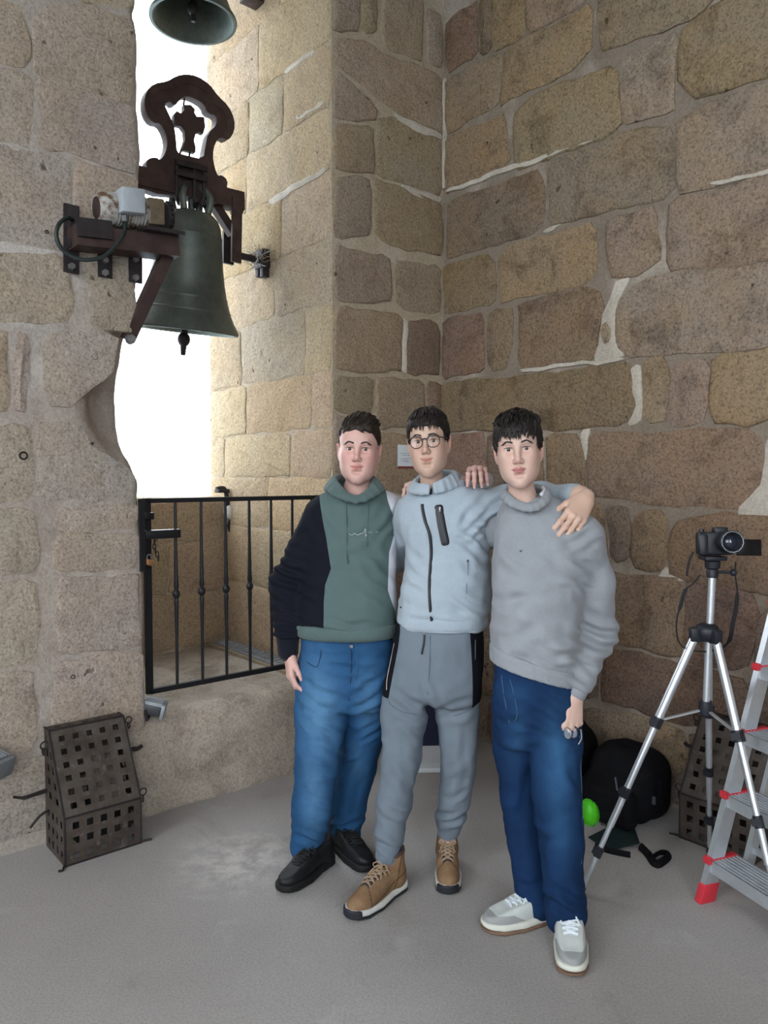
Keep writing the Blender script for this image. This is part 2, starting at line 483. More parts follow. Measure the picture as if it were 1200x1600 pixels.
wall_right = tag(wall_box(-.5, 0, -THK, RB, 0, RH).build('wall_right', M_MORTAR_R, smooth=False), 'brown granite block wall with pale mortar joints', kind='structure')
wall_centre = tag(wall_box(0, J0, -THK, 0, 0, RH).build('wall_centre', M_MORTAR_V, smooth=False), 'narrow strip of granite wall between corner and opening', kind='structure')
wall_top = tag(wall_box(J0, J1, -THK, 0, 5.05, RH).build('wall_top', M_MORTAR_V, smooth=False), 'masonry above the opening', kind='structure')
# the unseen sides of the belfry, each with tall open arches that let the daylight in
back = MB()
wall_box(4.45, RA, -THK, 0, 0, RH, back); wall_box(3.35, 4.45, -THK, 0, 0, .9, back); wall_box(3.35, 4.45, -THK, 0, 4.9, RH, back)
tag(back.build('wall_far_left', M_MORTAR_L, smooth=False), 'unseen end of the left wall', kind='structure')
back = MB()
for b0, b1 in ((-THK, .9), (3.0, 3.6), (5.7, RB + .5)): wall_box(RA, RA + .6, b0, b1, 0, RH, back)
wall_box(RA, RA + .6, .9, 5.7, 0, .9, back); wall_box(RA, RA + .6, .9, 5.7, 5.0, RH, back)
tag(back.build('wall_back_left', M_MORTAR_L, smooth=False), 'unseen back wall with open arches', kind='structure')
back = MB()
for a0, a1 in ((-.5, 3.2), (5.7, RA)): wall_box(a0, a1, RB, RB + .6, 0, RH, back)
wall_box(3.2, 5.7, RB, RB + .6, 0, .9, back); wall_box(3.2, 5.7, RB, RB + .6, 5.0, RH, back)
tag(back.build('wall_back_right', M_MORTAR_L, smooth=False), 'unseen back wall with open arches', kind='structure')
tag(wall_box(-.5, RA + .6, -THK, RB + .6, RH, RH + .3).build('ceiling', M_MORTAR_L, smooth=False), 'stone ceiling of the belfry', kind='structure')

# ---- stones
def poly_area(p): return sum(p[i][0] * p[(i + 1) % len(p)][1] - p[(i + 1) % len(p)][0] * p[i][1] for i in range(len(p))) / 2
def inset(p, d):
    n = len(p); out = []
    for i in range(n):
        a = Vector(p[i - 1]); b = Vector(p[i]); c = Vector(p[(i + 1) % n])
        e = (c - a); L = e.length or 1
        nn = Vector((-e.y, e.x)) / L
        out.append(tuple(b + nn * d))
    return out
def stone(poly, O, U, N, proud, mat, parent, col, rnd=.012, tilt=.004, grow=.004, flat=False):
    """one dressed block: rounded outline in (u, z), standing proud of the mortar"""
    if poly_area(poly) < 0: poly = poly[::-1]
    pts = []
    for i in range(len(poly)):
        a = Vector(poly[i]); b = Vector(poly[(i + 1) % len(poly)]); k = max(1, int((b - a).length / .055))
        pts += [tuple(a + (b - a) * (j / k)) for j in range(k)]
    pts = inset(chaikin(pts, 1), -grow)
    pts = [p for i, p in enumerate(pts) if i % 2 == 0 or len(pts) < 26]
    n0 = len(pts)
    ph = [random.uniform(0, 6.28) for _ in range(4)]
    pts = [(x + .006 * math.sin(17 * y + ph[0]) + .004 * math.sin(41 * y + ph[1]) + random.uniform(-.003, .003),
            y + .006 * math.sin(15 * x + ph[2]) + .004 * math.sin(37 * x + ph[3]) + random.uniform(-.003, .003)) for x, y in pts]
    tu, tv = random.uniform(-tilt, tilt), random.uniform(-tilt, tilt)
    cx = sum(p[0] for p in pts) / n0; cy = sum(p[1] for p in pts) / n0
    rings = [(inset(pts, -.004), -.012), (pts, proud * .45), (inset(pts, rnd * .5), proud * .85), (inset(pts, rnd * 1.4), proud)]
    vs = []; fs = []
    for r, h in rings:
        for x, y in r:
            vs.append(O + U * x + UP * y + N * (h + (tu * (x - cx) + tv * (y - cy) + random.uniform(-.0012, .0012) if h > 0 else 0)))
    for k in range(len(rings) - 1):
        for i in range(n0):
            j = (i + 1) % n0
            fs.append((k * n0 + i, k * n0 + j, (k + 1) * n0 + j, (k + 1) * n0 + i))
    # slightly domed face: two more inner rings towards the middle
    base = 3 * n0
    q = rings[-1][0]
    for s_, hh in (() if flat else ((.66, proud + .003), (.33, proud + .005))):
        for x, y in q:
            x = cx + (x - cx) * s_; y = cy + (y - cy) * s_
            vs.append(O + U * x + UP * y + N * (hh + tu * (x - cx) + tv * (y - cy) + random.uniform(-.0025, .0025)))
    for k in (() if flat else (3, 4)):
        for i in range(n0):
            j = (i + 1) % n0
            fs.append((k * n0 + i, k * n0 + j, (k + 1) * n0 + j, (k + 1) * n0 + i))
    fs.append(tuple((3 if flat else 5) * n0 + i for i in range(n0)))
    me = bpy.data.meshes.new('stone'); me.from_pydata([tuple(x) for x in vs], [], fs)
    bm = bmesh.new(); bm.from_mesh(me); bmesh.ops.recalc_face_normals(bm, faces=bm.faces[:])
    # make the face look out of the wall
    f = bm.faces[:] and max(bm.faces, key=lambda g: g.calc_center_median().dot(N))
    if f and f.normal.dot(N) < 0: bmesh.ops.reverse_faces(bm, faces=bm.faces[:])
    bm.to_mesh(me); bm.free()
    me.polygons.foreach_set('use_smooth', [True] * len(me.polygons))
    me.set_sharp_from_angle(angle=math.radians(50))
    o = link_mesh('stone', me, mat, parent); o.color = (*col, 1); return o
def vary(c, s=.12):
    k = 1 + random.uniform(-s, s); return (c[0] * k * (1 + random.uniform(-.04, .04)), c[1] * k, c[2] * k * (1 + random.uniform(-.07, .07)))

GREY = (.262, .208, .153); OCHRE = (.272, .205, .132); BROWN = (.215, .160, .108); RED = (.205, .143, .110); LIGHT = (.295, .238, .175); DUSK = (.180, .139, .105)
right_stones = [   # outlines read off the photograph, laid onto the plane of the right wall
 (RED, [(699,34),(747,2),(745,84),(699,115)]), (BROWN, [(752,0),(768,-12),(766,78),(751,84)]),
 (OCHRE, [(770,-20),(820,-45),(819,58),(772,78)]), (GREY, [(824,-40),(930,-85),(924,0),(905,9),(826,54)]),
 (GREY, [(936,-80),(1117,-150),(1114,7),(1075,30),(1010,58),(938,78)]), (OCHRE, [(1125,-150),(1260,-200),(1260,-50),(1122,4)]),
 (GREY, [(697,126),(786,82),(780,162),(699,208)]), (OCHRE, [(789,79),(922,11),(926,80),(890,112),(825,142),(783,163)]),
 (LIGHT, [(973,90),(1046,63),(1057,48),(1055,115),(1052,176),(975,194)]), (OCHRE, [(1066,42),(1120,10),(1215,-36),(1215,112),(1122,147),(1083,149),(1062,118)]),
 (OCHRE, [(696,218),(788,180),(796,254),(765,277),(697,302)]), (OCHRE, [(804,178),(828,152),(957,104),(967,121),(969,203),(923,221),(853,250),(806,264)]),
 (GREY, [(1058,190),(1113,160),(1215,126),(1215,263),(1113,290),(1060,300)]),
 (BROWN, [(703,316),(845,266),(851,300),(846,358),(822,370),(775,380),(737,393),(698,403)]), (GREY, [(858,266),(870,252),(980,208),(1050,196),(1054,298),(1010,318),(942,330),(862,354)]),
 (BROWN, [(695,414),(767,399),(774,416),(773,475),(695,488)]), (OCHRE, [(781,402),(793,386),(860,368),(928,350),(933,430),(915,445),(782,471)]),
 (GREY, [(951,342),(1026,325),(1030,413),(990,431),(952,430)]), (GREY, [(1046,318),(1120,297),(1215,272),(1215,405),(1160,416),(1046,424)]),
 (RED, [(693,501),(754,490),(757,577),(691,592)]), (BROWN, [(764,486),(801,481),(800,542),(786,577),(764,578)]),
 (BROWN, [(811,475),(923,447),(940,460),(942,486),(931,529),(932,560),(813,573)]), (GREY, [(939,510),(952,506),(954,536),(942,540)]),
 (LIGHT, [(1001,441),(1040,427),(1215,412),(1215,541),(1083,550),(983,555),(964,542),(962,499),(975,464)]),
 (BROWN, [(691,599),(810,590),(983,567),(991,577),(991,637),(979,662),(905,669),(775,671),(690,672)]),
 (GREY, [(1005,564),(1040,561),(1044,603),(1040,661),(1009,661)]), (GREY, [(1050,568),(1105,563),(1107,637),(1096,663),(1050,664)]),
 (OCHRE, [(1113,559),(1215,542),(1215,650),(1161,662),(1113,660)]),
 (RED, [(691,681),(758,679),(758,768),(691,770)]), (DUSK, [(764,679),(848,677),(848,764),(764,767)]), (BROWN, [(856,680),(907,677),(912,725),(912,762),(856,766)]),
 (BROWN, [(923,677),(979,680),(1098,673),(1174,668),(1191,694),(1193,750),(1157,797),(1128,793),(1053,790),(981,780),(920,772)]),
 (GREY, [(1208,655),(1290,640),(1290,790),(1212,800),(1204,740)]),
 (DUSK, [(850,776),(902,776),(902,885),(850,882)]), (BROWN, [(908,778),(942,788),(948,882),(908,884)]),
 (DUSK, [(950,792),(979,790),(984,810),(980,873),(957,873)]), (BROWN, [(999,801),(1035,798),(1041,816),(1041,878),(1030,892),(988,889),(989,844)]),
 (BROWN, [(1049,821),(1064,813),(1143,804),(1230,810),(1230,930),(1132,915),(1070,904),(1047,889)]),
 (DUSK, [(691,778),(762,777),(762,874),(691,872)]), (BROWN, [(768,778),(842,777),(842,884),(768,877)]),
 (DUSK, [(691,880),(800,884),(800,1000),(691,984)]), (BROWN, [(806,888),(926,895),(924,1012),(806,1000)]),
 (BROWN, [(932,896),(1025,902),(1066,908),(1068,975),(1064,1034),(1000,1008),(934,998)]),
 (RED, [(1073,906),(1160,918),(1180,940),(1184,1000),(1165,1046),(1120,1041),(1072,1032)]),
 (DUSK, [(1192,955),(1225,935),(1300,950),(1300,1080),(1178,1052)]),
 (DUSK, [(691,992),(770,1004),(770,1085),(691,1070)]), (DUSK, [(776,1006),(936,1018),(932,1092),(776,1086)]),
 (RED, [(943,1016),(1010,1024),(1090,1044),(1166,1066),(1170,1132),(1070,1132),(1025,1118),(940,1092)]), (DUSK, [(1176,1068),(1300,1085),(1300,1175),(1179,1140)]),
 (DUSK, [(691,1078),(760,1092),(760,1152),(691,1130)]), (BROWN, [(767,1095),(905,1102),(902,1180),(767,1155)]),
 (GREY, [(912,1104),(1025,1127),(1070,1142),(1072,1210),(1010,1202),(960,1174),(908,1164)]), (DUSK, [(1080,1146),(1190,1160),(1190,1250),(1080,1222)]),
 (DUSK, [(912,1172),(952,1182),(1010,1211),(1072,1220),(1076,1258),(912,1208)]), (DUSK, [(1198,1162),(1310,1180),(1310,1300),(1198,1262)]),
]
for col, px in right_stones:
    poly = [on_right(*p) for p in px]
    poly = [(max(x, .004), max(z, .01)) for x, z in poly]
    col = (col[0] * 1.03, col[1] * 1.03, col[2] * 1.08)
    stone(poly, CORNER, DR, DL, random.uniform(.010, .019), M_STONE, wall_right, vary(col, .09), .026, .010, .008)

M_WHITE = mortar_mat('mortar_white', (.50, .45, .38), (.60, .55, .48))
for px in ([(966,433),(994,432),(980,450),(968,468),(961,500),(962,543),(984,560),(928,568),(934,530),(944,486),(958,462)], [(984,578),(1002,566),(1004,640),(1003,662),(982,668),(992,640)],
           [(1194,690),(1216,665),(1216,806),(1150,802),(1190,752)], [(907,672),(926,672),(917,696),(914,728),(909,700)], [(858,352),(884,348),(852,364),(848,362)], [(1030,894),(1044,880),(1050,893),(1072,907),(1026,902)]):
    o = stone([on_right(*p) for p in px], CORNER, DR, DL, .007, M_WHITE, wall_right, (1, 1, 1), .002, .002, .0, True); o.name = 'mortar_patch'
for px in ([(697,305),(770,278),(850,251),(928,221),(928,215),(848,244),(765,271),(697,299)], [(1115,292),(1160,280),(1215,268),(1215,262),(1160,273),(1112,286)], [(815,582),(900,573),(980,563),(980,558),(900,567),(815,576)], [(693,126),(697,126),(698,210),(697,300),(693,300)]):
    o = stone([on_right(*p) for p in px], CORNER, DR, DL, .015, M_WHITE, wall_right, (1, 1, 1), .001, .002, .0, True); o.name = 'mortar_patch'
for px in ([(612,176),(640,187),(689,211),(689,220),(650,206),(612,183)], [(625,289),(660,298),(689,309),(689,318),(640,303)], [(629,498),(634,500),(636,585),(628,583)]):
    o = stone([on_left(*p) for p in px], CORNER, DL, DR, .010, M_WHITE, wall_centre, (1, 1, 1), .001, .002, .0, True); o.name = 'mortar_patch'
SGREY = (.300, .243, .185); SWARM = (.315, .247, .178); SRED = (.225, .16, .125)
centre_stones = [
 (SGREY, [(523,-40),(561,-32),(560,46),(523,50)]), (SWARM, [(566,-30),(588,-24),(589,52),(566,47)]), (SWARM, [(598,-20),(659,-8),(660,95),(600,76)]), (SGREY, [(667,14),(690,24),(690,108),(667,98)]),
 (SWARM, [(523,60),(580,68),(597,84),(690,118),(690,205),(637,186),(563,133),(523,100)]), (SGREY, [(523,108),(558,138),(588,168),(589,186),(523,188)]),
 (SGREY, [(523,197),(583,197),(585,268),(523,268)]), (SWARM, [(589,187),(610,182),(688,219),(690,306),(620,284),(589,274)]),
 (SGREY, [(523,276),(577,278),(581,369),(523,373)]), (SWARM, [(585,281),(620,290),(690,318),(690,399),(640,392),(585,372)]),
 (SGREY, [(523,384),(607,402),(613,440),(610,471),(523,471)]), (SWARM, [(618,410),(676,413),(688,418),(689,487),(634,487),(618,478)]),
 (SGREY, [(523,481),(588,484),(628,496),(627,580),(523,580)]), (SRED, [(636,500),(680,503),(686,520),(688,585),(639,587)]),
 (SGREY, [(523,588),(582,590),(582,646),(523,643)]), (SWARM, [(588,592),(663,594),(663,665),(588,671)]), (SRED, [(668,597),(690,600),(690,673),(668,671)]),
 (SGREY, [(523,652),(582,655),(582,748),(523,742)]), (SWARM, [(588,678),(690,682),(690,778),(588,766)]),
 (SGREY, [(523,752),(600,757),(600,860),(523,858)]), (SRED, [(606,775),(690,786),(690,882),(606,868)]),
 (SWARM, [(523,866),(570,868),(570,972),(523,978)]), (SRED, [(576,868),(690,890),(690,990),(576,972)]),
 (SGREY, [(523,986),(640,984),(640,1068),(523,1075)]), (SRED, [(646,990),(690,996),(690,1062),(646,1066)]),
 (SGREY, [(523,1083),(600,1078),(600,1160),(523,1180)]), (SRED, [(606,1078),(690,1070),(690,1132),(606,1158)]),
]
for col, px in centre_stones:
    poly = [on_left(*p) for p in px]
    poly = [(min(max(x, .004), J0 - .012), max(z, .01)) for x, z in poly]
    stone(poly, CORNER, DL, DR, random.uniform(.006, .011), M_STONE_PALE, wall_centre, vary(col, .09), .014, .005)

# ---- the reveal (right-hand jamb of the opening)
VX, VY = -420, 745
CREAM = (.43, .34, .235); CREAMG = (.42, .345, .255)
def on_reveal(px, py):
    q = ray_plane(px, py, W(J0, 0), DL) - CORNER
    return (-q.dot(DR), q.z)
reveal_rows = [(-160, -60, (330, 440, 520)), (-60, 58, (330, 405, 520)), (62, 160, (330, 390, 444, 520)), (165, 262, (330, 386, 520)), (266, 368, (330, 440, 520)),
               (372, 468, (330, 430, 520)), (473, 576, (330, 378, 478, 520)), (580, 666, (330, 386, 488, 520)), (671, 744, (330, 352, 455, 520)),
               (748, 834, (330, 420, 520)), (838, 938, (330, 392, 470, 520)), (942, 1062, (330, 440, 520))]
for y0, y1, xs in reveal_rows:
    for k in range(len(xs) - 1):
        def q(x, y): return (x, VY + (y - VY) * (x - VX) / (520 - VX))
        x0 = xs[k] + (1.2 if k else 0); x1 = xs[k + 1] - (1.2 if k + 2 < len(xs) else 0)
        px = [q(x0, y0), q(x1, y0), q(x1, y1), q(x0, y1)]
        poly = [on_reveal(*p) for p in px]
        poly = [(min(max(s, .012), THK - .01), max(z, SILL - .02)) for s, z in poly]
        if max(p[1] for p in poly) - min(p[1] for p in poly) < .03: continue
        stone(poly, W(J0, 0), -DR, DL, random.uniform(.004, .009), M_STONE_PALE, wall_centre, vary(CREAM if random.random() < .7 else CREAMG, .07), .014, .004)


for px in ([(444,111),(492,76),(493,83),(447,119)], [(458,181),(505,158),(506,166),(460,190)], [(420,312),(512,259),(512,267),(424,323)]):
    o = stone([on_reveal(*p) for p in px], W(J0, 0), -DR, DL, .009, M_WHITE, wall_centre, (1, 1, 1), .001, .002, .0, True); o.name = 'mortar_patch'

# ---- the left pier with its eroded arris, the sill and the parapet (signed distances in a, b, z)
def to_world(V): return np.array(CORNER, dtype=np.float32) + V[:, :1] * np.array(DL, dtype=np.float32) + V[:, 1:2] * np.array(DR, dtype=np.float32) + V[:, 2:3] * np.array(UP, dtype=np.float32)
edge_px = [(214,-120),(216,-40),(215,0),(212,22),(214,40),(217,80),(218,120),(214,150),(212,168),(217,185),(218,220),(219,300),(219,400),(217,440),(216,500),(214,530),(216,600),(218,650),(219,720),(221,760),(221,800),(221,850),(223,900),(225,950),(227,1010),(229,1085),(229,1150),(225,1230),(222,1275)]
EDGE = sorted((on_left(*p)[1], on_left(*p)[0]) for p in edge_px)
EZ = [e[0] for e in EDGE]; EA = [max(e[1], J1 - .05) for e in EDGE]
def pier_edge(z): return float(np.interp(z, EZ, EA))
def edge_cut(p): return np.interp(p[:, 2], EZ, EA).astype(np.float32) - p[:, 0] + .012 * vnoise(p * np.array([0, 1, 1], dtype=np.float32), 5, 3)
bz = on_left(205, 632)[1]; bz2 = on_left(205, 560)[1]
pier_ops = [rbox((2.6, -THK / 2, 2.9), (.75, THK / 2, 3.1), .025, .01), _op('i', edge_cut, (0, 0, 0), 1e6, .01),
            ell((1.885, .06, bz), (.27, .30, .27), .06, 's'), ell((1.90, .05, bz2), (.15, .2, .20), .06, 's'), ell((1.92, .05, bz - .23), (.13, .10, .10), .05, 's')]
V, Q = net(pier_ops, .022, (1.8, -1.45, -.05), (3.4, .08, 6.05))
N_ = normals(V, Q); V = V + N_ * (.004 * vnoise(V, 9, 5) + .003 * vnoise(V, 24, 6))[:, None]
wall_left = tag(mesh_np('wall_left', to_world(V), Q[:, ::1], M_MORTAR_L), 'pale granite pier with a worn bite out of its edge', kind='structure')
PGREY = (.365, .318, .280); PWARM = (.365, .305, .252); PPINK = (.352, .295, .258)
pier_stones = [
 (PGREY, [(-80,-40),(110,-5),(110,-60),(-80,-140)]), (PWARM, [(116,1),(204,19),(206,-60),(116,-80)]),
 (PWARM, [(-80,-20),(30,5),(45,60),(46,107),(-80,85)]), (PWARM, [(54,8),(112,4),(202,24),(214,60),(212,163),(160,150),(54,113)]),
 (PGREY, [(-80,92),(46,113),(52,170),(50,228),(-80,210)]), (PWARM, [(56,118),(110,134),(212,168),(216,220),(215,271),(105,238),(56,230)]),
 (PGREY, [(-80,230),(14,230),(108,246),(112,320),(110,392),(-80,368)]), (PWARM, [(118,248),(215,280),(216,330),(216,404),(118,394)]),
 (PGREY, [(-80,385),(104,402),(112,440),(110,506),(-80,496)]), (PPINK, [(136,404),(214,415),(212,516),(140,512)]),
 (PWARM, [(-80,510),(10,512),(14,640),(-80,642)]), (PPINK, [(22,514),(36,515),(44,560),(42,640),(22,642)]), (PGREY, [(66,520),(186,522),(176,575),(120,634),(82,640),(66,590)]),
 (PGREY, [(-80,668),(46,664),(50,730),(48,780),(-80,788)]), (PGREY, [(56,664),(124,658),(138,690),(180,720),(212,742),(213,778),(60,782)]),
 (PGREY, [(-80,796),(54,792),(58,850),(56,892),(-80,904)]), (PGREY, [(84,792),(160,790),(214,787),(215,826),(86,830)]), (PWARM, [(84,836),(215,832),(216,884),(84,896)]),
 (PGREY, [(-80,912),(56,908),(60,970),(58,1034),(-80,1050)]), (PGREY, [(88,906),(140,904),(214,894),(221,950),(222,1008),(92,1024)]),
 (PGREY, [(-80,1062),(52,1044),(56,1120),(54,1172),(-80,1195)]), (PGREY, [(84,1036),(160,1024),(222,1016),(224,1080),(222,1140),(84,1158)]),
 (PGREY, [(-80,1208),(90,1180),(94,1290),(-80,1330)]), (PGREY, [(98,1178),(220,1148),(218,1262),(98,1288)]),
]
for col, px in pier_stones:
    poly = [on_left(*p) for p in px]
    poly = [(max(x, pier_edge(z) + .02), max(z, .01)) for x, z in poly]
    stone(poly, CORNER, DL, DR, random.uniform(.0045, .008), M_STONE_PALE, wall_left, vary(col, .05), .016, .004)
# drill holes and rusty plugs left in the pier
hole_mat = simple('hole_dark', (.02, .016, .013), .95)
for (x, y, r) in ((147, 558, .012), (36, 712, .017), (113, 1057, .009), (72, 363, .007), (143, 693, .006)):
    a, z = on_left(x, y)
    MB().lathe([(r * .55, .004), (r, .012), (r * 1.05, .009), (r * 1.1, .002)], W(a, 0, z), DR, 12).build('hole_plug', hole_mat, wall_left)

# sill block under the opening, parapet at its far side
t = NT('worn_sill_stone'); v = t.node('ShaderNodeNewGeometry').outputs['Position']
nz = t.node('ShaderNodeSeparateXYZ'); t.l.new(t.node('ShaderNodeNewGeometry').outputs['Normal'], nz.inputs[0])
c = t.ramp(t.noise(2.2, 5, .65, v), [(.32, (.36, .305, .25)), (.66, (.46, .40, .335))])
c = t.mix(t.ramp(t.noise(4.5, 5, .7, v, .7), [(.34, .7), (.52, 0.0)]), c, t.mix(1.0, c, (.58, .56, .54), 'MULTIPLY'))
c = t.mix(t.math('MULTIPLY', t.ramp(t.noise(85, 3, .75, v), [(.40, 1.0), (.54, 0.0)]), .45), c, t.mix(1.0, c, (.4, .38, .37), 'MULTIPLY'))
h = t.math('ADD', t.noise(11, 5, .65, v), t.math('MULTIPLY', t.noise(85, 2, .6, v), .35))
M_SILL = t.out(c, .92, t.bump(h, .6, .02), 0, .15)
sill_ops = [rbox(((J0 + J1) / 2, -.62, .2), ((J1 - J0) / 2 + .04, .66, SILL - .2), .05, .02),
            half((0, .0, SILL - .055), (0, .72, .69), .01), half((0, .035, .2), (0, 1, .12), .03)]
V, Q = net(sill_ops, .018, (J0 - .05, -1.3, -.02), (J1 + .06, .1, SILL + .06))
V = relax(V, Q, 6); N_ = normals(V, Q); V = V + N_ * (.012 * vnoise(V, 4, 15) + .006 * vnoise(V, 11, 16) + .003 * vnoise(V, 30, 17))[:, None]
sill = tag(mesh_np('trim_1', to_world(V), Q, M_SILL), 'worn rounded stone sill step under the opening', kind='structure')
V, Q = net([rbox(((J0 + J1) / 2, -1.295, (SILL + PARA) / 2 - .05), ((J1 - J0) / 2 + .03, .095, (PARA - SILL) / 2 + .05), .03, .02)], .02)
N_ = normals(V, Q); V = V + N_ * (.008 * vnoise(V, 5, 25) + .003 * vnoise(V, 20, 26))[:, None]
parapet = tag(mesh_np('trim_2', to_world(V), Q, M_MORTAR_V), 'low stone parapet at the outer side of the opening', kind='structure')
for z0, z1, cuts in ((.46, .80, (0, .62, 1.1)), (.81, 1.13, (0, .4, 1.1)), (1.14, 1.385, (0, .75, 1.1))):
    for k in range(2):
        a0, a1 = J0 + cuts[k] + .008, J0 + cuts[k + 1] - .008
        stone([(a0, z0), (a1, z0), (a1, z1), (a0, z1)], W(0, -1.2), DL, DR, .008, M_STONE_PALE, parapet, vary((.36, .285, .20), .05), .014, .003)
# land far below the tower, distance haze put into its pale bluish colour
t = NT('haze_tinted_land'); v = t.node('ShaderNodeNewGeometry').outputs['Position']
land_mat = t.out(t.ramp(t.noise(.004, 4, .6, v), [(.35, (.40, .47, .50)), (.65, (.55, .60, .60))]), 1.0, None, 0, 0)
land = MB().add([(-9000, -9000, -45), (9000, -9000, -45), (9000, 15000, -45), (-9000, 15000, -45)], [(0, 1, 2, 3)]).build('ground', land_mat, smooth=False)
tag(land, 'haze-tinted plain far below the bell tower', kind='structure')

# ================================================================== BELLS AND IRONWORK
M_IRON = simple('rusty_brown_iron', (.060, .036, .032), .62, .35, .35, 14, .25, 60)
M_IRON_DK = simple('dark_iron', (.030, .024, .026), .6, .4, .3, 18, .25, 70)
M_BLACK = simple('black_painted_steel', (.012, .012, .014), .42, .2, .2, 20)
t = NT('aged_bronze'); f = t.noise(5, 5, .65)
c = t.ramp(f, [(.3, (.062, .072, .066)), (.55, (.100, .118, .106)), (.75, (.145, .160, .138))])
c = t.mix(t.ramp(t.noise(30, 4, .7), [(.45, 0.0), (.7, .5)]), c, (.14, .15, .12))
M_BRONZE = t.out(c, .5, t.bump(t.noise(40, 4), .12, .004), .55, .4)
t = NT('chipped_motor_paint'); f = t.noise(14, 5, .7)
M_MOTOR = t.out(t.ramp(f, [(.40, (.11, .055, .03)), (.5, (.36, .34, .31)), (.7, (.52, .53, .52))]), .6, t.bump(f, .3, .004))
M_GREYBOX = simple('grey_box_paint', (.36, .39, .42), .5, 0, .15, 12)
M_TAN = simple('gearbox_tan', (.17, .13, .085), .6, .2, .35, 20)
M_CABLE = simple('black_cable', (.012, .018, .018), .45)
M_STEEL = simple('worn_steel', (.32, .32, .33), .35, .8, .25, 30)

def bell(root, c, k, name='bell_body', tilt=(0, 0)):
    """c = centre of the mouth, k = scale, real profile with a wall thickness"""
    out = [(.295, 0), (.299, .012), (.290, .030), (.268, .065), (.250, .105), (.2475, .108), (.2475, .118), (.243, .121), (.226, .175), (.2245, .178), (.2245, .188), (.221, .192), (.205, .26), (.190, .345), (.180, .43), (.173, .50), (.1735, .503), (.1735, .512), (.171, .516), (.163, .560), (.146, .600), (.118, .626), (.07, .640), (0, .645)]
    inn = [(0, .605), (.10, .595), (.135, .56), (.152, .45), (.172, .30), (.198, .18), (.232, .07), (.262, .012), (.275, 0), (.295, 0)]
    m = MB().lathe([(r * k, h * k) for r, h in out] + [(0, .645 * k)], c, (0, 0, 1), 48)
    m.lathe([(r * k, h * k) for r, h in inn], c, (0, 0, 1), 48)
    return m.build(name, M_BRONZE, root, True, 30)

# --- the ringing bell: bell, headstock with openwork crest, clapper
BB = -.66                                     # plane of the swing axis, parallel to the wall
aC, zL = on_left(301, 516, BB)
bell_root = empty('church_bell', 'large green-bronze bell hanging in the opening under an openwork crest with a cross', 'bell', W(aC, BB, zL))
bell_c = W(aC, BB, zL)
KB = 1.03
bell(bell_root, bell_c, KB)
crest_px = lambda L: [on_left(60 + x / 2.857, y / 2.857, BB) for x, y in L]
outer = crest_px([(440,862),(440,766),(478,766),(474,732),(488,716),(518,713),(530,726),(546,714),(560,690),(569,650),(562,605),(536,556),(500,553),(476,522),(464,470),(475,418),(508,385),(564,377),(608,351),(650,343),(700,352),(750,385),(790,440),(836,482),(862,540),(862,592),(836,632),(802,615),(776,640),(764,700),(774,760),(790,796),(806,790),(832,812),(826,852),(910,876),(906,960),(868,960),(868,905),(790,888),(770,893),(740,886)])
hole = crest_px([(548,472),(575,456),(598,478),(622,446),(650,432),(690,446),(732,472),(746,512),(786,520),(788,568),(750,602),(738,660),(727,722),(640,702),(606,690),(602,640),(598,600),(590,560),(566,512)])
cross = crest_px([(646,476),(674,476),(690,492),(688,508),(700,528),(732,530),(736,570),(728,598),(712,590),(694,598),(686,630),(694,664),(692,682),(640,668),(652,630),(650,590),(632,566),(606,560),(602,520),(614,504),(630,514),(648,500)])
o_ = W(0, BB, 0)
def crestplate(name, loops, th, mat, bev=.004):
    # local x runs along the wall away from the corner, local y is up
    return plate(name, loops, o_, DL, UP, th, mat, bell_root, bev)
crestplate('crest', [chaikin(outer, 1), chaikin(hole, 1)], .055, M_IRON)
crestplate('cross', [cross], .03, M_IRON)
rim = crest_px([(522,540),(494,520),(488,470),(500,440),(530,412),(575,408),(620,384),(660,378),(700,390),(736,420),(772,470),(812,505),(832,545),(832,585)])
MB().tube([W(a, BB + .03, z) for a, z in rim], .007, 6).build('crest_moulding', M_IRON, bell_root)
def BP(x, y, b=BB): a, z = on_left(60 + x / 2.857, y / 2.857, b); return W(a, b, z)
for (x0, y0, x1, y1) in ((648, 470, 652, 440), (640, 668, 624, 700), (676, 680, 672, 704)):
    MB().tube([BP(x0, y0), BP(x1, y1)], .006, 6).build('cross_tie', M_IRON, bell_root)
# headstock beam and cranked arms to the bearings
MB().bar(BP(430, 790), BP(905, 905), .085, .10, UP).build('headstock_beam', M_IRON, bell_root)
for b_ in (BB + .05, BB - .05):
    MB().bar(BP(887, 880, b_), BP(882, 1172, b_), .016, .062, DL).build('crank_arm', M_IRON, bell_root)
MB().bar(BP(848, 1035, BB - .11), BP(846, 1178, BB - .11), .02, .07, DL).build('bearing_plate', M_IRON_DK, bell_root)
MB().bar(BP(772, 895, BB - .02), BP(868, 1045, BB - .02), .05, .05, DL).build('brace', M_IRON, bell_root)
MB().bar(BP(440, 850, BB), BP(436, 1140, BB), .06, .06, DL).build('crank_arm', M_IRON, bell_root)
MB().lathe([(.0, 0), (.02, 0), (.02, .30), (0, .30)], BP(890, 1140), -DL, 16).build('axle', M_IRON_DK, bell_root)
MB().lathe([(.0, 0), (.02, 0), (.02, .30), (0, .30)], BP(440, 1120), DL, 16).build('axle', M_IRON_DK, bell_root)
for z_ in (722, 768):
    MB().bar(BP(612, z_, BB + .07), BP(752, z_ + 34, BB + .07), .02, .03, UP).build('clamp_bar', M_IRON_DK, bell_root)
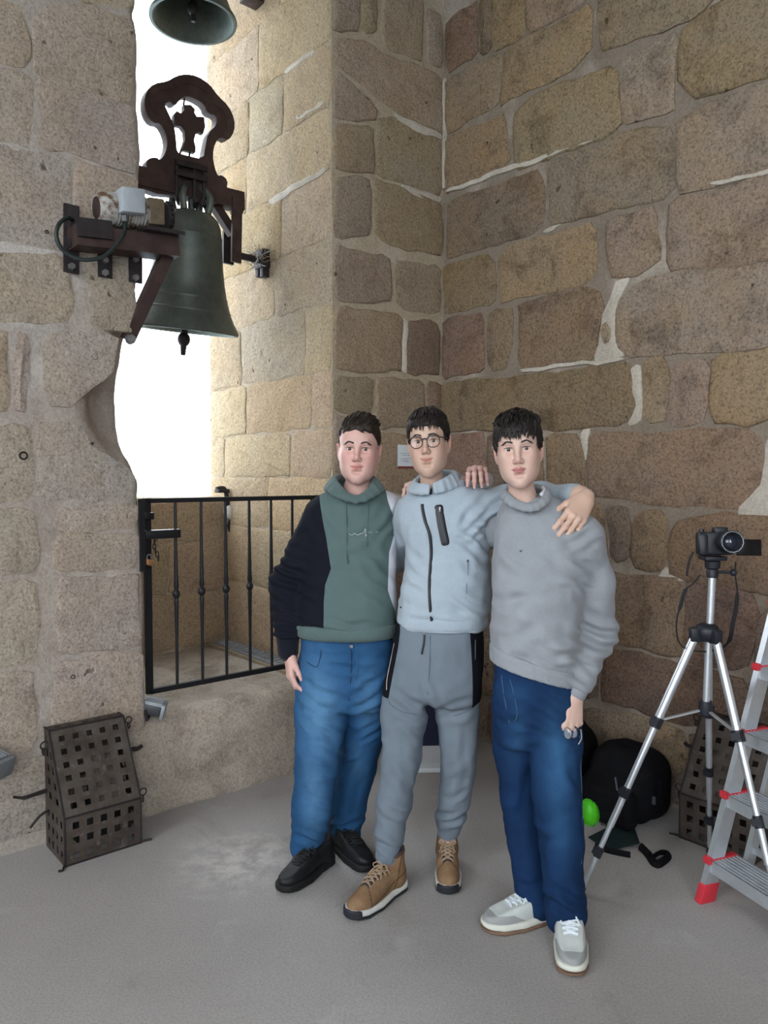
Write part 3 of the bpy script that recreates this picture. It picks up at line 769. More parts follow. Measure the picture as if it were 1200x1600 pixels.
for x in (622, 700, 744):
    yy = 735 + (x - 612) * .24
    p = [BP(x - 4, yy, BB + .06), BP(x - 6, yy + 130, BB + .06), BP(x, yy + 160, BB + .03), BP(x + 8, yy + 160, BB - .03), BP(x + 4, yy, BB - .06)]
    MB().tube(spline(p, 5), .010, 8).build('hanger_bolt', M_IRON_DK, bell_root)
for dx, dy in ((-.055, .04), (.055, .04), (-.055, -.04), (.055, -.04), (0, .0)):
    top = bell_c + UP * (.645 * KB)
    p = [top + DL * (dx * 1.3) + DR * (dy * 1.4) - UP * .02, top + DL * (dx * 1.5) + DR * (dy * 1.6) + UP * .06, top + DL * (dx * .8) + DR * (dy * .8) + UP * .12, top + UP * .13]
    MB().tube(spline(p, 5), .020, 8).build('crown_loop', M_BRONZE, bell_root)
cl = bell_c + UP * .45
MB().tube([cl, bell_c + UP * .02, bell_c - UP * .02], [.014, .017, .02], 10).ball(bell_c - UP * .045, (.036, .036, .042)).tube([bell_c - UP * .06, bell_c - UP * .135], [.02, .014], 10).build('clapper', M_IRON_DK, bell_root)

# the bell hangs a little swung outwards
piv = bell_c + UP * (.645 * KB); Rm_ = Matrix.Rotation(math.radians(-9), 4, DL)
if (Rm_ @ (bell_c - piv)).dot(DR) > 0: Rm_ = Matrix.Rotation(math.radians(9), 4, DL)
for o in bell_root.children if False else [q for q in COL.objects if q.parent == bell_root and q.name.split('.')[0] in ('bell_body', 'clapper')]:
    o.data.transform(Matrix.Translation(piv) @ Rm_ @ Matrix.Translation(-piv))
# --- the second bell above, seen from below
aU, zU = on_left(302, 34, BB)
up_root = empty('church_bell', 'smaller bell high in the opening at the top edge, its hollow mouth seen from below', 'bell', W(aU, BB, zU))
up_c = W(aU, BB, zU)
bell(up_root, up_c, .80)
MB().tube([up_c + UP * .42, up_c + UP * .1], [.012, .014], 10).ball(up_c + UP * .07, (.032, .032, .04)).tube([up_c + UP * .04, up_c + UP * .0], [.016, .012], 8).build('clapper', M_IRON_DK, up_root)
MB().box(up_c + UP * .60, (.40, .05, .07), DL, DR, UP, .008).build('headstock_beam', M_IRON, up_root)

# --- far bearing block bolted to the reveal, with a tuft of straw
pb = BP(1005, 1160)
bearing = empty('bearing_block', 'dark bearing block with old straw where the bell axle meets the reveal', 'bearing', pb)
pw = W(J0, BB, pb.z)
MB().box(pw + DL * .03, (.028, .05, .055), DL, DR, UP, .006).build('housing', M_IRON_DK, bearing)
MB().box(pw + DL * .03 - UP * .075 + DR * .025, (.022, .018, .035), DL, DR, UP, .003).build('lug', M_IRON_DK, bearing)
MB().box(pw + DL * .03 - UP * .07 - DR * .03, (.022, .018, .03), DL, DR, UP, .003).build('lug', M_IRON_DK, bearing)
st = MB()
for i in range(60):
    q = pw + DL * random.uniform(.02, .09) + DR * random.uniform(-.05, .06) + UP * random.uniform(-.05, .05)
    d = Vector((random.uniform(-1, 1), random.uniform(-1, 1), random.uniform(-.3, 1.2))).normalized()
    st.tube([q, q + d * .035, q + d * .06 + UP * random.uniform(-.02, .02)], .0016, 4)
o = st.build('straw', simple('dry_straw', (.34, .27, .17), .9, 0, .5, 40), bearing); o['kind'] = 'stuff'
gr = MB()
for i in range(24):
    q = pw + DL * random.uniform(.05, .10) + DR * random.uniform(-.05, .07) + UP * random.uniform(-.06, .03)
    gr.tube([q, q + Vector((random.uniform(-1, 1), random.uniform(-1, 1), random.uniform(-1, 1))).normalized() * .045], .0028, 5)
o = gr.build('grease_strands', simple('pale_grease', (.45, .46, .50), .5), bearing); o['kind'] = 'stuff'
# iron stub high on the reveal at the top edge
s0, z0 = on_reveal(408, 4)
stub = W(J0, -s0, z0)
iron_stub = empty('iron_bracket_stub', 'dark iron beam end sticking out of the bright reveal at the top edge', 'bracket', stub)
MB().box(stub + DL * .06, (.06, .05, .03), DL, DR, UP, .006).build('flange', M_IRON, iron_stub)
MB().box(stub + DL * .05 + UP * .05, (.05, .018, .06), DL, DR, UP, .004).build('web', M_IRON_DK, iron_stub)

# --- motor bracket on the pier
BM = .07
def MP(x, y, b=BM): a, z = on_left(60 + x / 2.857, y / 2.857, b); return W(a, b, z)
brk = empty('motor_bracket', 'rust-brown steel bracket beam bolted to the pier carrying the bell motor', 'bracket', MP(150, 1060))
MB().bar(MP(150, 1058, .085), MP(606, 1112, .085), .11, .085, UP).build('beam', M_IRON, brk)
MB().bar(MP(170, 1012, .145), MP(328, 1030, .145), .02, .075, UP).build('beam_plate', M_IRON_DK, brk)
for (x, y0, y1, w) in ((147, 915, 1218, .062), (297, 1130, 1240, .06), (433, 1125, 1262, .058)):
    p0 = MP(x, y0, .012); p1 = MP(x, y1, .012)
    pl = MB().bar(p0, p1, .014, w, DL).build('mounting_plate', M_IRON_DK, brk)
    ys = (945, 1190) if y0 < 1000 else (y0 + 32, y1 - 22)
    for yy in ys:
        q = MP(x, yy, .02); MB().lathe([(0, .016), (.013, .016), (.016, .006), (.016, 0)], q, DR, 6).build('bolt', M_STEEL, pl, False)
MB().bar(MP(150, 930, .04), MP(150, 1110, .04), .06, .03, DL).build('beam_foot', M_IRON_DK, brk)
pa = MP(590, 1100, .085); pe = W(J1 + .02, -.03, on_left(199, 530)[1])
MB().bar(pa, pe, .045, .052, DL).build('brace', M_IRON, brk)
MB().lathe([(0, .02), (.02, .02), (.024, 0)], pe + DR * .03, DR, 10).build('bolt', M_STEEL, brk)
MB().bar(MP(455, 1028, .12), MP(628, 1056, .12), .12, .016, UP).build('motor_plate', M_IRON_DK, brk)

motor = empty('bell_motor', 'electric motor with chipped white paint and grey terminal box on the bracket', 'motor', MP(290, 1000))
ax = (MP(540, 960, .10) - MP(262, 928, .10)).normalized(); mo = MP(262, 928, .10)
L = (MP(470, 950, .10) - mo).length
prof = [(0, -.004), (.052, -.004), (.066, .012), (.070, .03), (.070, .055)]
for k in range(10): prof += [(.070, .06 + k * (L - .06) / 10), (.0625, .063 + k * (L - .06) / 10), (.0625, .068 + k * (L - .06) / 10), (.070, .071 + k * (L - .06) / 10)]
prof += [(.068, L), (0, L)]
MB().lathe(prof, mo, ax, 28).build('motor_housing', M_MOTOR, motor)
MB().lathe([(0, -.006), (.04, -.006), (.055, -.001)], mo, ax, 24).build('fan_cover', M_IRON, motor)
MB().box(MP(408, 905, .155), (.052, .045, .052), ax, DR, UP, .008).build('terminal_box', M_GREYBOX, motor)
MB().box(MP(505, 956, .10), (.040, .055, .058), ax, DR, UP, .012).build('gearbox', M_TAN, motor)
spk = MB()
for k in range(18):
    a = 2 * math.pi * k / 18; u = DR * math.cos(a) + UP * math.sin(a)
    spk.box(MP(572, 970, .10) + u * .062, (.008, .005, .007), ax, u.cross(ax), u)
spk.lathe([(0, -.012), (.058, -.012), (.06, 0), (.058, .012), (0, .012)], MP(572, 970, .10), ax, 24)
spk.build('sprocket', M_IRON_DK, motor)
MB().tube(spline([MP(162, 990, .05), MP(130, 972, .10), MP(92, 1000, .11), MP(80, 1050, .11), MP(100, 1105, .11), MP(150, 1145, .12), MP(215, 1160, .15), MP(290, 1145, .17), MP(345, 1095, .18), MP(383, 1035, .18), MP(388, 985, .165)], 6), .0085, 8).build('power_cable', M_CABLE, motor)
MB().tube([MP(386, 992, .165), MP(384, 965, .16)], .013, 8).build('cable_gland', M_STEEL, motor)

# ================================================================== GATE
BG = -.05
def GP(px, py, b=BG): a, z = on_left(px, py, b); return W(a, b, z)
zt = on_left(300, 781, BG)[1]; zb = on_left(231, 1081, BG)[1]
aL = on_left(231, 900, BG)[0]; aR = J0 + .02
gate = empty('iron_gate', 'black wrought-iron gate with twisted bars closing off the opening', 'gate', W(aL, BG, zb))
gate['base'] = tuple(W(aL, BG, zb))
for nm, a_, w_ in (('gate_stile', aL, .030), ('gate_stile', aR + .03, .022)):
    MB().bar(W(a_, BG, zb - .01), W(a_, BG, zt + .012), .022, w_, DL).build(nm, M_BLACK, gate)
MB().bar(W(aL, BG, zt), W(aR + .03, BG, zt), .022, .022, UP).build('top_rail', M_BLACK, gate)
MB().bar(W(aL, BG, zb), W(aR + .03, BG, zb), .022, .024, UP).build('bottom_rail', M_BLACK, gate)
for px in (275, 315, 353, 390, 424, 457, 487):
    a_ = on_left(px, 900, BG)[0]
    if a_ < J0 + .06: continue
    zk = on_left(275, 928, BG)[1]
    prof = [(.0075, zb + .01), (.0075, zk - .22), (.0105, zk - .06), (.012, zk - .035), (.009, zk - .022), (.017, zk - .010), (.019, zk), (.017, zk + .010), (.009, zk + .022), (.0125, zk + .035), (.0105, zk + .07), (.0075, zk + .25), (.0075, zt - .01)]
    MB().lathe(prof, W(a_, BG, 0), UP, 8).build('bar', M_BLACK, gate)
MB().box(W(on_left(250, 834, BG)[0], BG + .02, on_left(250, 834, BG)[1]), (abs(on_left(277, 834, BG)[0] - on_left(222, 834, BG)[0]) / 2, .02, .020), DL, DR, UP, .004).build('latch_box', M_BLACK, gate)
MB().box(W(on_left(229, 806, BG)[0], BG + .018, on_left(229, 806, BG)[1]), (.022, .018, .016), DL, DR, UP, .003).build('hinge', M_BLACK, gate)
strap = tag(MB().bar(GP(220, 779, .01), GP(223, 893, .01), .014, .022, DL).build('gate_stop_plate', M_BLACK), 'narrow black steel plate fixed to the pier edge beside the gate', 'plate')
# chain and padlock hanging from the latch
p0 = GP(239, 841, -.01)
chain_o = empty('lock_chain', 'short dark chain hanging from the gate latch', 'chain', p0)
chain_o['base'] = tuple(p0)
zz = p0.z; i = 0
while zz > p0.z - .10:
    ln = []
    for k in range(13):
        a = 2 * math.pi * k / 12
        ln.append(W(0, BG + .035, 0) + DL * (on_left(239, 841, BG)[0] + (.007 * math.cos(a) if i % 2 == 0 else 0) + .010 * math.sin(i * .9)) + DR * (.007 * math.cos(a) if i % 2 else 0) + UP * (zz + .013 * math.sin(a)))
    MB().tube(ln, .0028, 5).build('link', M_IRON_DK, chain_o); zz -= .019; i += 1
q = GP(233, 879, -.0)
lock = empty('padlock', 'small brass padlock at the end of the gate chain', 'padlock', q)
MB().box(q, (.017, .011, .014), (DL + UP * .35), DR, UP, .004).build('lock_body', simple('brass', (.45, .23, .10), .4, .7), lock)
MB().tube(spline([q + DL * -.008 + UP * .012, q + DL * -.010 + UP * .03, q + UP * .036, q + DL * .010 + UP * .03, q + DL * .008 + UP * .012], 4), .003, 6).build('shackle', M_STEEL, lock)

# --- lamp with a curved bracket at the far corner of the parapet
q = W(J0 + .045, -1.16, 1.42)
lampc = empty('corner_lamp', 'small white lamp with dark bracket at the parapet corner behind the gate', 'lamp', q)
def RP(px, py, b=-1.13): a, z = on_left(px, py, b); return W(a, b, z)
MB().tube(spline([RP(338, 764), RP(350, 763), RP(354, 776), RP(356, 792)], 5), .014, 8).build('bracket', M_IRON_DK, lampc)
MB().box(RP(347, 767), (.04, .03, .012), DL, DR, UP, .004).build('cap', M_IRON_DK, lampc)
MB().ball(RP(358, 800), (.036, .036, .05)).build('lamp_globe', simple('white_globe', (.55, .55, .52), .35, 0, .05), lampc)
MB().tube(spline([RP(359, 812), RP(357, 822), RP(361, 834)], 4), .010, 6).build('cable_end', M_CABLE, lampc)
# --- slotted cable tray along the foot of the reveal
tray = empty('cable_tray', 'grey slotted cable trunking lying along the foot of the reveal', 'trunking', W(J0 + .05, -.6, SILL))
mt = simple('galvanised_grey', (.34, .35, .36), .5, .3, .2, 15)
for k, (o_a, w_, h_, m_) in enumerate(((.035, .018, .034, mt), (.085, .020, .026, mt), (.125, .012, .020, simple('weathered_lath', (.28, .22, .15), .9)))):
    MB().bar(W(J0 + o_a + .012, -1.17, SILL + h_ * .5 + .008), W(J0 + o_a + .012, -.03, SILL + h_ * .5 - .008), w_ * 2, h_, UP).build('rail', m_, tray)
for k in range(24):
    MB().bar(W(J0 + .03, -1.12 + k * .045, SILL + .043), W(J0 + .11, -1.12 + k * .045, SILL + .037), .012, .010, UP).build('slot_rib', mt, tray)

# --- floodlights at the pier
def flood(c, d, label, k=1.0):
    r = empty('floodlight', label, 'floodlight', c)
    d = Vector(d).normalized(); s = d.cross(UP).normalized(); u = s.cross(d)
    MB().box(c, (.045 * k, .050 * k, .028 * k), d, s, u, .008).build('housing', simple('flood_dark', (.05, .055, .06), .5, .2), r)
    for j in range(7):
        MB().box(c + s * (-.042 + j * .014) * k + u * .033 * k, (.045 * k, .003, .010 * k), d, s, u).build('cooling_fin', simple('flood_grey', (.34, .37, .40), .45, .4), r)
    MB().box(c + d * .055 * k, (.010 * k, .058 * k, .036 * k), d, s, u, .004).build('glass_frame', simple('flood_frame', (.25, .27, .29), .4, .3), r)
    MB().tube([c - d * .03 * k - s * .056 * k, c - d * .02 * k - s * .056 * k - UP * .05 * k, c - d * .02 * k + s * .056 * k - UP * .05 * k, c - d * .03 * k + s * .056 * k], .006, 6).build('bracket', M_IRON_DK, r)
    return r
flood(W(on_left(243, 1106, .0)[0], -.03, SILL + .035), (DL * -.8 + DR * .5 - UP * .25), 'small grey finned floodlight resting on the sill by the gate post', .9)
flood(W(on_left(2, 1185, .05)[0] + .055, .08, on_left(2, 1185, .05)[1]), (DL * -.5 + DR * .8 - UP * .3), 'pale grey floodlight on the pier at the left picture edge', 1.1)

# ================================================================== PERFORATED IRON LAMP CAGES
t = NT('weathered_sheet_iron'); f = t.noise(9, 5, .7)
c = t.ramp(f, [(.28, (.036, .027, .022)), (.5, (.074, .057, .046)), (.72, (.112, .096, .083))])
c = t.mix(t.ramp(t.noise(26, 4, .7), [(.60, 0.0), (.75, .6)]), c, (.24, .23, .21))
M_SHEET = t.out(c, .6, t.bump(f, .3, .004), .35, .4)
def perforated(name, p00, p10, p11, p01, nx, ny, hole, mat, parent, mx=.12, my=.12):
    """sheet with nx x ny square holes, built as real strips with thickness"""
    p00, p10, p11, p01 = map(Vector, (p00, p10, p11, p01))
    nrm = (p10 - p00).cross(p01 - p00).normalized()
    us = [0.0]; vs_ = [0.0]
    for n_, arr, m_ in ((nx, us, mx), (ny, vs_, my)):
        pitch = (1 - 2 * m_) / n_
        for i in range(n_):
            c_ = m_ + pitch * (i + .5); arr += [c_ - pitch * hole / 2, c_ + pitch * hole / 2]
        arr.append(1.0)
    m = MB(); G = lambda u, v, d: (p00 * (1 - u) * (1 - v) + p10 * u * (1 - v) + p11 * u * v + p01 * (1 - u) * v) + nrm * d
    nu, nv = len(us), len(vs_)
    V_ = [G(u, v, d) for d in (.0015, -.0015) for v in vs_ for u in us]
    I = lambda i, j, s: s * nu * nv + j * nu + i
    F_ = []
    solid = lambda i, j: 0 <= i < nu - 1 and 0 <= j < nv - 1 and not (i % 2 == 1 and j % 2 == 1)
    for j in range(nv - 1):
        for i in range(nu - 1):
            if not solid(i, j): continue
            F_.append((I(i, j, 0), I(i + 1, j, 0), I(i + 1, j + 1, 0), I(i, j + 1, 0)))
            F_.append((I(i, j, 1), I(i, j + 1, 1), I(i + 1, j + 1, 1), I(i + 1, j, 1)))
            if not solid(i - 1, j): F_.append((I(i, j, 0), I(i, j + 1, 0), I(i, j + 1, 1), I(i, j, 1)))
            if not solid(i + 1, j): F_.append((I(i + 1, j, 0), I(i + 1, j, 1), I(i + 1, j + 1, 1), I(i + 1, j + 1, 0)))
            if not solid(i, j - 1): F_.append((I(i, j, 0), I(i, j, 1), I(i + 1, j, 1), I(i + 1, j, 0)))
            if not solid(i, j + 1): F_.append((I(i, j + 1, 0), I(i + 1, j + 1, 0), I(i + 1, j + 1, 1), I(i, j + 1, 1)))
    m.add(V_, F_); return m.build(name, mat, parent, False)
def ring(c, nrm, r, th, name, parent, mat=None):
    nrm = Vector(nrm).normalized(); u = nrm.orthogonal().normalized(); w = nrm.cross(u)
    return MB().tube([c + u * r * math.cos(2 * math.pi * k / 14) + w * r * math.sin(2 * math.pi * k / 14) for k in range(15)], th, 6).build(name, mat or M_IRON_DK, parent)
def cage(fn, w, label, d0=.016, d1=.25, zc=.195, dt=.075, h=.505):
    """fn(x, d, z): x across, d out from the wall, z up"""
    r = empty('lamp_cage', label, 'lamp cage', fn(w / 2, (d0 + d1) / 2, 0))
    perforated('front_panel', fn(0, d1, .0), fn(w, d1, .0), fn(w, d1, zc), fn(0, d1, zc), 5, 3, .47, M_SHEET, r, .05, .04)
    perforated('sloping_panel', fn(0, d1, zc), fn(w, d1, zc), fn(w, dt, h), fn(0, dt, h), 5, 6, .43, M_SHEET, r, .05, .04)
    perforated('top_panel', fn(0, dt, h), fn(w, dt, h), fn(w, d0, h), fn(0, d0, h), 5, 1, .5, M_SHEET, r, .05, .2)
    for x in (0, w):
        perforated('side_panel', fn(x, d0, 0), fn(x, d1, 0), fn(x, d1, zc), fn(x, d0, zc), 4, 3, .5, M_SHEET, r, .05, .04)
        perforated('side_panel', fn(x, d0, zc), fn(x, d1, zc), fn(x, dt, h), fn(x, d0, h), 2, 5, .5, M_SHEET, r, .1, .04)
        MB().tube([fn(x, d1, 0), fn(x, d1, zc), fn(x, dt, h), fn(x, d0, h)], .005, 6).build('edge_angle', M_IRON_DK, r)
    perforated('back_panel', fn(0, d0, 0), fn(w, d0, 0), fn(w, d0, h), fn(0, d0, h), 5, 9, .5, M_SHEET, r, .05, .03)
    for z_, d_ in ((0.004, d1), (zc, d1), (h, dt)):
        MB().tube([fn(0, d_, z_), fn(w, d_, z_)], .005, 6).build('edge_angle', M_IRON_DK, r)
    MB().box(fn(w * .5, .12, .10), (.07, .05, .08), fn(1, 0, 0) - fn(0, 0, 0), fn(0, 1, 0) - fn(0, 0, 0), UP, .01).build('lamp_body', simple('lamp_inside', (.015, .015, .015), .7), r)
    MB().box(fn(w * .62, (d1 + dt) / 2 + .012, (zc + h) / 2 - .05), (.06, .002, .10), fn(1, 0, 0) - fn(0, 0, 0), (fn(0, dt, h) - fn(0, d1, zc)).cross(fn(1, 0, 0) - fn(0, 0, 0)), fn(0, dt, h) - fn(0, d1, zc)).build('patch_plate', M_SHEET, r)
    ring(fn(w + .02, dt + .01, h - .02), fn(0, 1, 0) - fn(0, 0, 0), .014, .003, 'ring', r)
    ring(fn(w + .02, dt + .01, h - .045), fn(1, 0, 0) - fn(0, 0, 0), .012, .003, 'ring', r)
    ring(fn(w + .02, d1 - .02, zc + .015), fn(0, 1, 0) - fn(0, 0, 0), .015, .003, 'ring', r)
    MB().tube([fn(w + .02, d1 - .02, zc), fn(w + .018, d1 - .02, zc - .03)], .004, 6).build('pin', M_IRON_DK, r)
    ring(fn(-.015, dt - .01, h - .06), fn(0, 1, 0) - fn(0, 0, 0), .016, .004, 'ring', r)
    ring(fn(-.02, dt - .01, h - .085), fn(1, 0, 0) - fn(0, 0, 0), .013, .004, 'ring', r)
    MB().tube(spline([fn(w - .01, d0 + .03, .34), fn(w + .04, d0 + .02, .335), fn(w + .08, d0 + .02, .33), fn(w + .10, d0 + .02, .34)], 4), .009, 6).build('wall_hook', M_IRON_DK, r)
    MB().tube(spline([fn(.01, d0 + .02, .245), fn(-.05, d0 + .02, .24), fn(-.09, d0 + .015, .235), fn(-.13, d0 + .015, .25)], 4), [.010] * 4 + [.009] * 5 + [.006] * 4, 6).build('wall_hook', M_IRON_DK, r)
    MB().tube(spline([fn(.01, d0 + .02, .16), fn(-.03, d0 + .02, .145), fn(-.07, d0 + .02, .105)], 4), .006, 6).build('wall_hook', M_IRON_DK, r)
    MB().tube([fn(-.002, d1, .008), fn(-.02, d1 + .03, .006), fn(-.035, d1 + .025, .006)], .005, 5).build('floor_lug', M_IRON_DK, r)
    MB().tube([fn(w, d1, .008), fn(w + .03, d1, .006), fn(w + .045, d1 + .006, .006)], .005, 5).build('floor_lug', M_IRON_DK, r)
    return r
cage(lambda x, d, z: W(2.360 - x, d + .014, z), .312, 'dark perforated iron lamp cage with sloping front against the left pier')
cage(lambda x, d, z: W(d + .012, 2.03 - x, z), .312, 'dark perforated iron lamp cage behind the tripod, against the right wall')

# ================================================================== NOTICE AND BOARD
a_, z_ = on_left(631, 712)
notice = empty('paper_notice', 'small white paper notice with grey lines of print on the wall behind the heads', 'notice', W(a_, 0, z_))
MB().box(W(a_, .020, z_), (.066, .0012, .062), DL, DR, UP).build('sheet', simple('paper_white', (.66, .70, .74), .8, 0, .03), notice, False)
MB().box(W(a_, .019, z_ - .067), (.062, .001, .008), DL, DR, UP).build('red_strip', simple('paper_red', (.22, .05, .05), .8, 0, .1), notice, False)
ink = simple('grey_ink', (.22, .24, .27), .9)
for j, (dz, x0, x1) in enumerate(((.012, -.04, .04), (.002, -.025, .03), (-.018, -.035, .045), (-.028, -.04, .02), (-.036, -.02, .03))):
    x = x0
    while x < x1:
        w_ = random.uniform(.004, .011)
        MB().box(W(a_ - x, .0216, z_ + dz), (w_ / 2, .0004, .0016), DL, DR, UP).build('print_mark', ink, notice, False); x += w_ + .003
pb = PZ(672, 1207)
board = empty('standing_board', 'dark navy board on a white foot standing at the wall, seen between the middle legs', 'board', pb)
Xb = Vector((1, .05, 0)).normalized(); Yb = Vector((-.05, 1, 0)).normalized()
MB().box(pb + Yb * .07 + UP * .012, (.15, .075, .012), Xb, Yb, UP, .004).build('foot', simple('board_foot', (.62, .66, .68), .5, 0, .05), board)
MB().box(pb + Yb * .10 + UP * .065, (.15, .014, .048), Xb, Yb, UP, .003).build('lower_panel', simple('board_grey', (.40, .39, .40), .6, 0, .05), board)
MB().box(pb + Yb * .10 + UP * .35, (.15, .014, .24), Xb, Yb, UP, .003).build('panel', simple('board_navy', (.012, .018, .045), .5, 0, .05), board)

# ================================================================== TRIPOD, CAMERA, LADDER, BAGS
M_ALU = simple('brushed_aluminium', (.62, .66, .70), .34, .75, .06, 30)
M_PLAST = simple('black_plastic', (.012, .014, .020), .45, 0, .2, 40)
hub = P(1105, 988, 2.80)
feet = [PZ(906, 1397), PZ(1109, 1332), None]
mid = (feet[0] + feet[1]) / 2; ev_ = feet[1] - feet[0]
feet[2] = mid + Vector((ev_.y, -ev_.x, 0)).normalized() * (ev_.length * .866)
tri = empty('tripod', 'silver aluminium tripod with black collars standing before the right wall', 'tripod', (hub.x, hub.y, 0))
top = P(1113, 898, 2.80)
MB().tube([hub - UP * .30, top], .013, 14).build('centre_column', M_ALU, tri)
MB().lathe([(0, -.03), (.030, -.03), (.042, -.012), (.044, .012), (.034, .028), (.018, .034), (0, .034)], hub, UP, 20).build('hub', M_PLAST, tri)
MB().lathe([(0, -.02), (.024, -.02), (.026, .0), (.022, .03), (0, .03)], hub - UP * .285, UP, 16).build('spreader_hub', M_PLAST, tri)
for f in feet:
    a = hub + (Vector((f.x, f.y, hub.z)) - hub).normalized() * .042 - UP * .008
    d = (f - a); Lg = d.length; d.normalize()
    MB().box(a, (.022, .016, .026), (Vector((d.x, d.y, 0))).normalized(), UP.cross(Vector((d.x, d.y, 0))).normalized(), UP, .005).build('leg_hinge', M_PLAST, tri)
    k1, k2 = .335, .735
    leg = MB().tube([a, a + d * Lg * k1], .0155, 12).build('leg', M_ALU, tri)
    MB().tube([a + d * Lg * k1, a + d * Lg * k2], .0125, 12).build('leg_section', M_ALU, leg)
    MB().tube([a + d * Lg * k2, f - d * .02], .0095, 12).build('leg_section', M_ALU, leg)
    for k, r_ in ((k1, .021), (k2 - .13, .0165), (k2 + .10, .015)):
        q = a + d * Lg * k
        MB().tube([q - d * .020, q + d * .020], r_, 12).box(q + d.orthogonal().normalized() * r_, (.012, .006, .016), d, d.orthogonal(), d.cross(d.orthogonal())).build('clamp', M_PLAST, leg)
    MB().tube([f - d * .03, f], [.012, .014], 10).build('rubber_foot', M_PLAST, leg)
    MB().bar(hub - UP * .285, a + d * Lg * k1 * .98, .012, .006, UP).build('spreader_arm', M_ALU, tri)
# pan head and handle
hd = top
MB().lathe([(0, 0), (.02, 0), (.022, .02), (.018, .03), (.026, .036), (.028, .06), (0, .06)], hd - UP * .01, UP, 16).build('pan_head', M_PLAST, tri)
MB().box(hd + UP * .062, (.04, .035, .008), (1, 0, 0), (0, 1, 0), UP, .004).build('mounting_plate', M_PLAST, tri)
MB().tube([hd + UP * .012, hd + Vector((.065, -.015, .010))], .0055, 8).ball(hd + Vector((.070, -.016, .010)), .013).build('pan_handle', M_PLAST, tri)
# camera
cb = hd + Vector((.005, 0, .115))
fw = Vector((-.08, -.98, .10)).normalized(); sd = Vector((fw.y, -fw.x, 0)).normalized() * -1; upc = sd.cross(fw) * -1
if upc.z < 0: upc = -upc
if sd.x < 0: sd = -sd
camo = empty('photo_camera', 'black camera with round lens and flip-out screen on the tripod', 'camera', hd + UP * .07)
M_CAMB = simple('camera_black', (.014, .016, .022), .4, 0, .2, 60, .15, 300)
MB().box(cb, (.062, .026, .042), sd, fw, upc, .010).build('camera_body', M_CAMB, camo)
MB().box(cb - sd * .050 + fw * .022 - upc * .004, (.017, .024, .040), sd, fw, upc, .012).build('grip', M_CAMB, camo)
MB().box(cb + sd * .02 + upc * .046, (.024, .024, .014), sd, fw, upc, .008).build('viewfinder_hump', M_CAMB, camo)
ln = cb + sd * .030 + fw * .026 + upc * .004
MB().lathe([(.036, 0), (.037, .01), (.0385, .012), (.0385, .028), (.0395, .030), (.0395, .056), (.041, .058), (.041, .070), (.037, .073), (.034, .072), (.029, .060), (.024, .052)], ln, fw, 32).build('lens_barrel', M_CAMB, camo)
MB().lathe([(.024, .052), (.018, .058), (.008, .061), (0, .062)], ln, fw, 28).build('front_element', simple('lens_glass', (.012, .016, .03), .06, 0, .1, 5, spec=.8), camo)
ring(ln + fw * .072, fw, .037, .0012, 'lens_ring', camo, simple('ring_white', (.5, .52, .55), .3))
MB().lathe([(.006, 0), (.006, .006), (0, .007)], cb + sd * .05 + fw * .024 - upc * .03, fw, 10).build('badge', simple('silver_badge', (.6, .6, .6), .3, .5), camo)
MB().box(cb + sd * .122 - upc * .014 + fw * .0, (.046, .004, .030), (sd - fw * .1), fw, upc, .003).build('flip_screen', simple('screen_dark', (.006, .005, .006), .25), camo)
MB().lathe([(0, 0), (.010, 0), (.010, .010), (0, .011)], cb - sd * .045 + upc * .042, upc, 14).build('mode_dial', M_CAMB, camo)
def CP(px, py, Y=2.80): return P(px, py, Y)
strapmat = simple('strap_black', (.010, .010, .013), .7)
MB().tube(spline([CP(1083, 862), CP(1076, 880), CP(1073, 900)], 4), .008, 6, ((0, 1, 0), .4)).build('strap_end', strapmat, camo)
MB().tube(spline([CP(1094, 898), CP(1083, 912), CP(1071, 922), CP(1064, 945), CP(1058, 965), CP(1057, 985), CP(1062, 1005), CP(1076, 1015), CP(1100, 1018), CP(1125, 1014), CP(1140, 1000), CP(1145, 975), CP(1150, 950), CP(1152, 925), CP(1149, 900), CP(1149, 878)], 4), [.007] * 8 + [.016] * 6 + [.007] * 18 + [.009] * 8 + [.017] * 12 + [.006] * 9, 6, ((0, 1, 0), .3)).build('neck_strap', strapmat, camo)

# ladder
LB = PZ(1101, 1408)
ld = Vector((.94, .34, 0)); ll = Vector((.34, -.94, 0)); lean = .30
lad = empty('step_ladder', 'aluminium step ladder with red plastic caps leaning at the right picture edge', 'ladder', LB)
M_TREAD = simple('ribbed_aluminium', (.50, .53, .56), .42, .6, .08, 20, .3, 200)
M_REDP = simple('red_plastic', (.52, .030, .045), .4, 0, .08)
HL = 1.42; up_l = (ld * lean + UP).normalized()
wid = .44
for k, s_ in ((0, 0.0), (1, wid)):
    b0 = LB + ll * s_
    MB().bar(b0 + up_l * .05, b0 + up_l * HL, .024, .058, ld).build('front_rail', M_ALU, lad)
    ft = MB().box(b0 + up_l * .035, (.035, .017, .036), ld, ll, up_l, .006).build('foot', M_REDP, lad)
    b1 = b0 + ld * .17 + UP * .0
    MB().bar(b1 + up_l * .07, b1 + up_l * HL, .020, .040, ld).build('rear_rail', M_ALU, lad)
    MB().box(b1 + up_l * .045, (.026, .015, .03), ld, ll, up_l, .005).build('foot', M_REDP, lad)
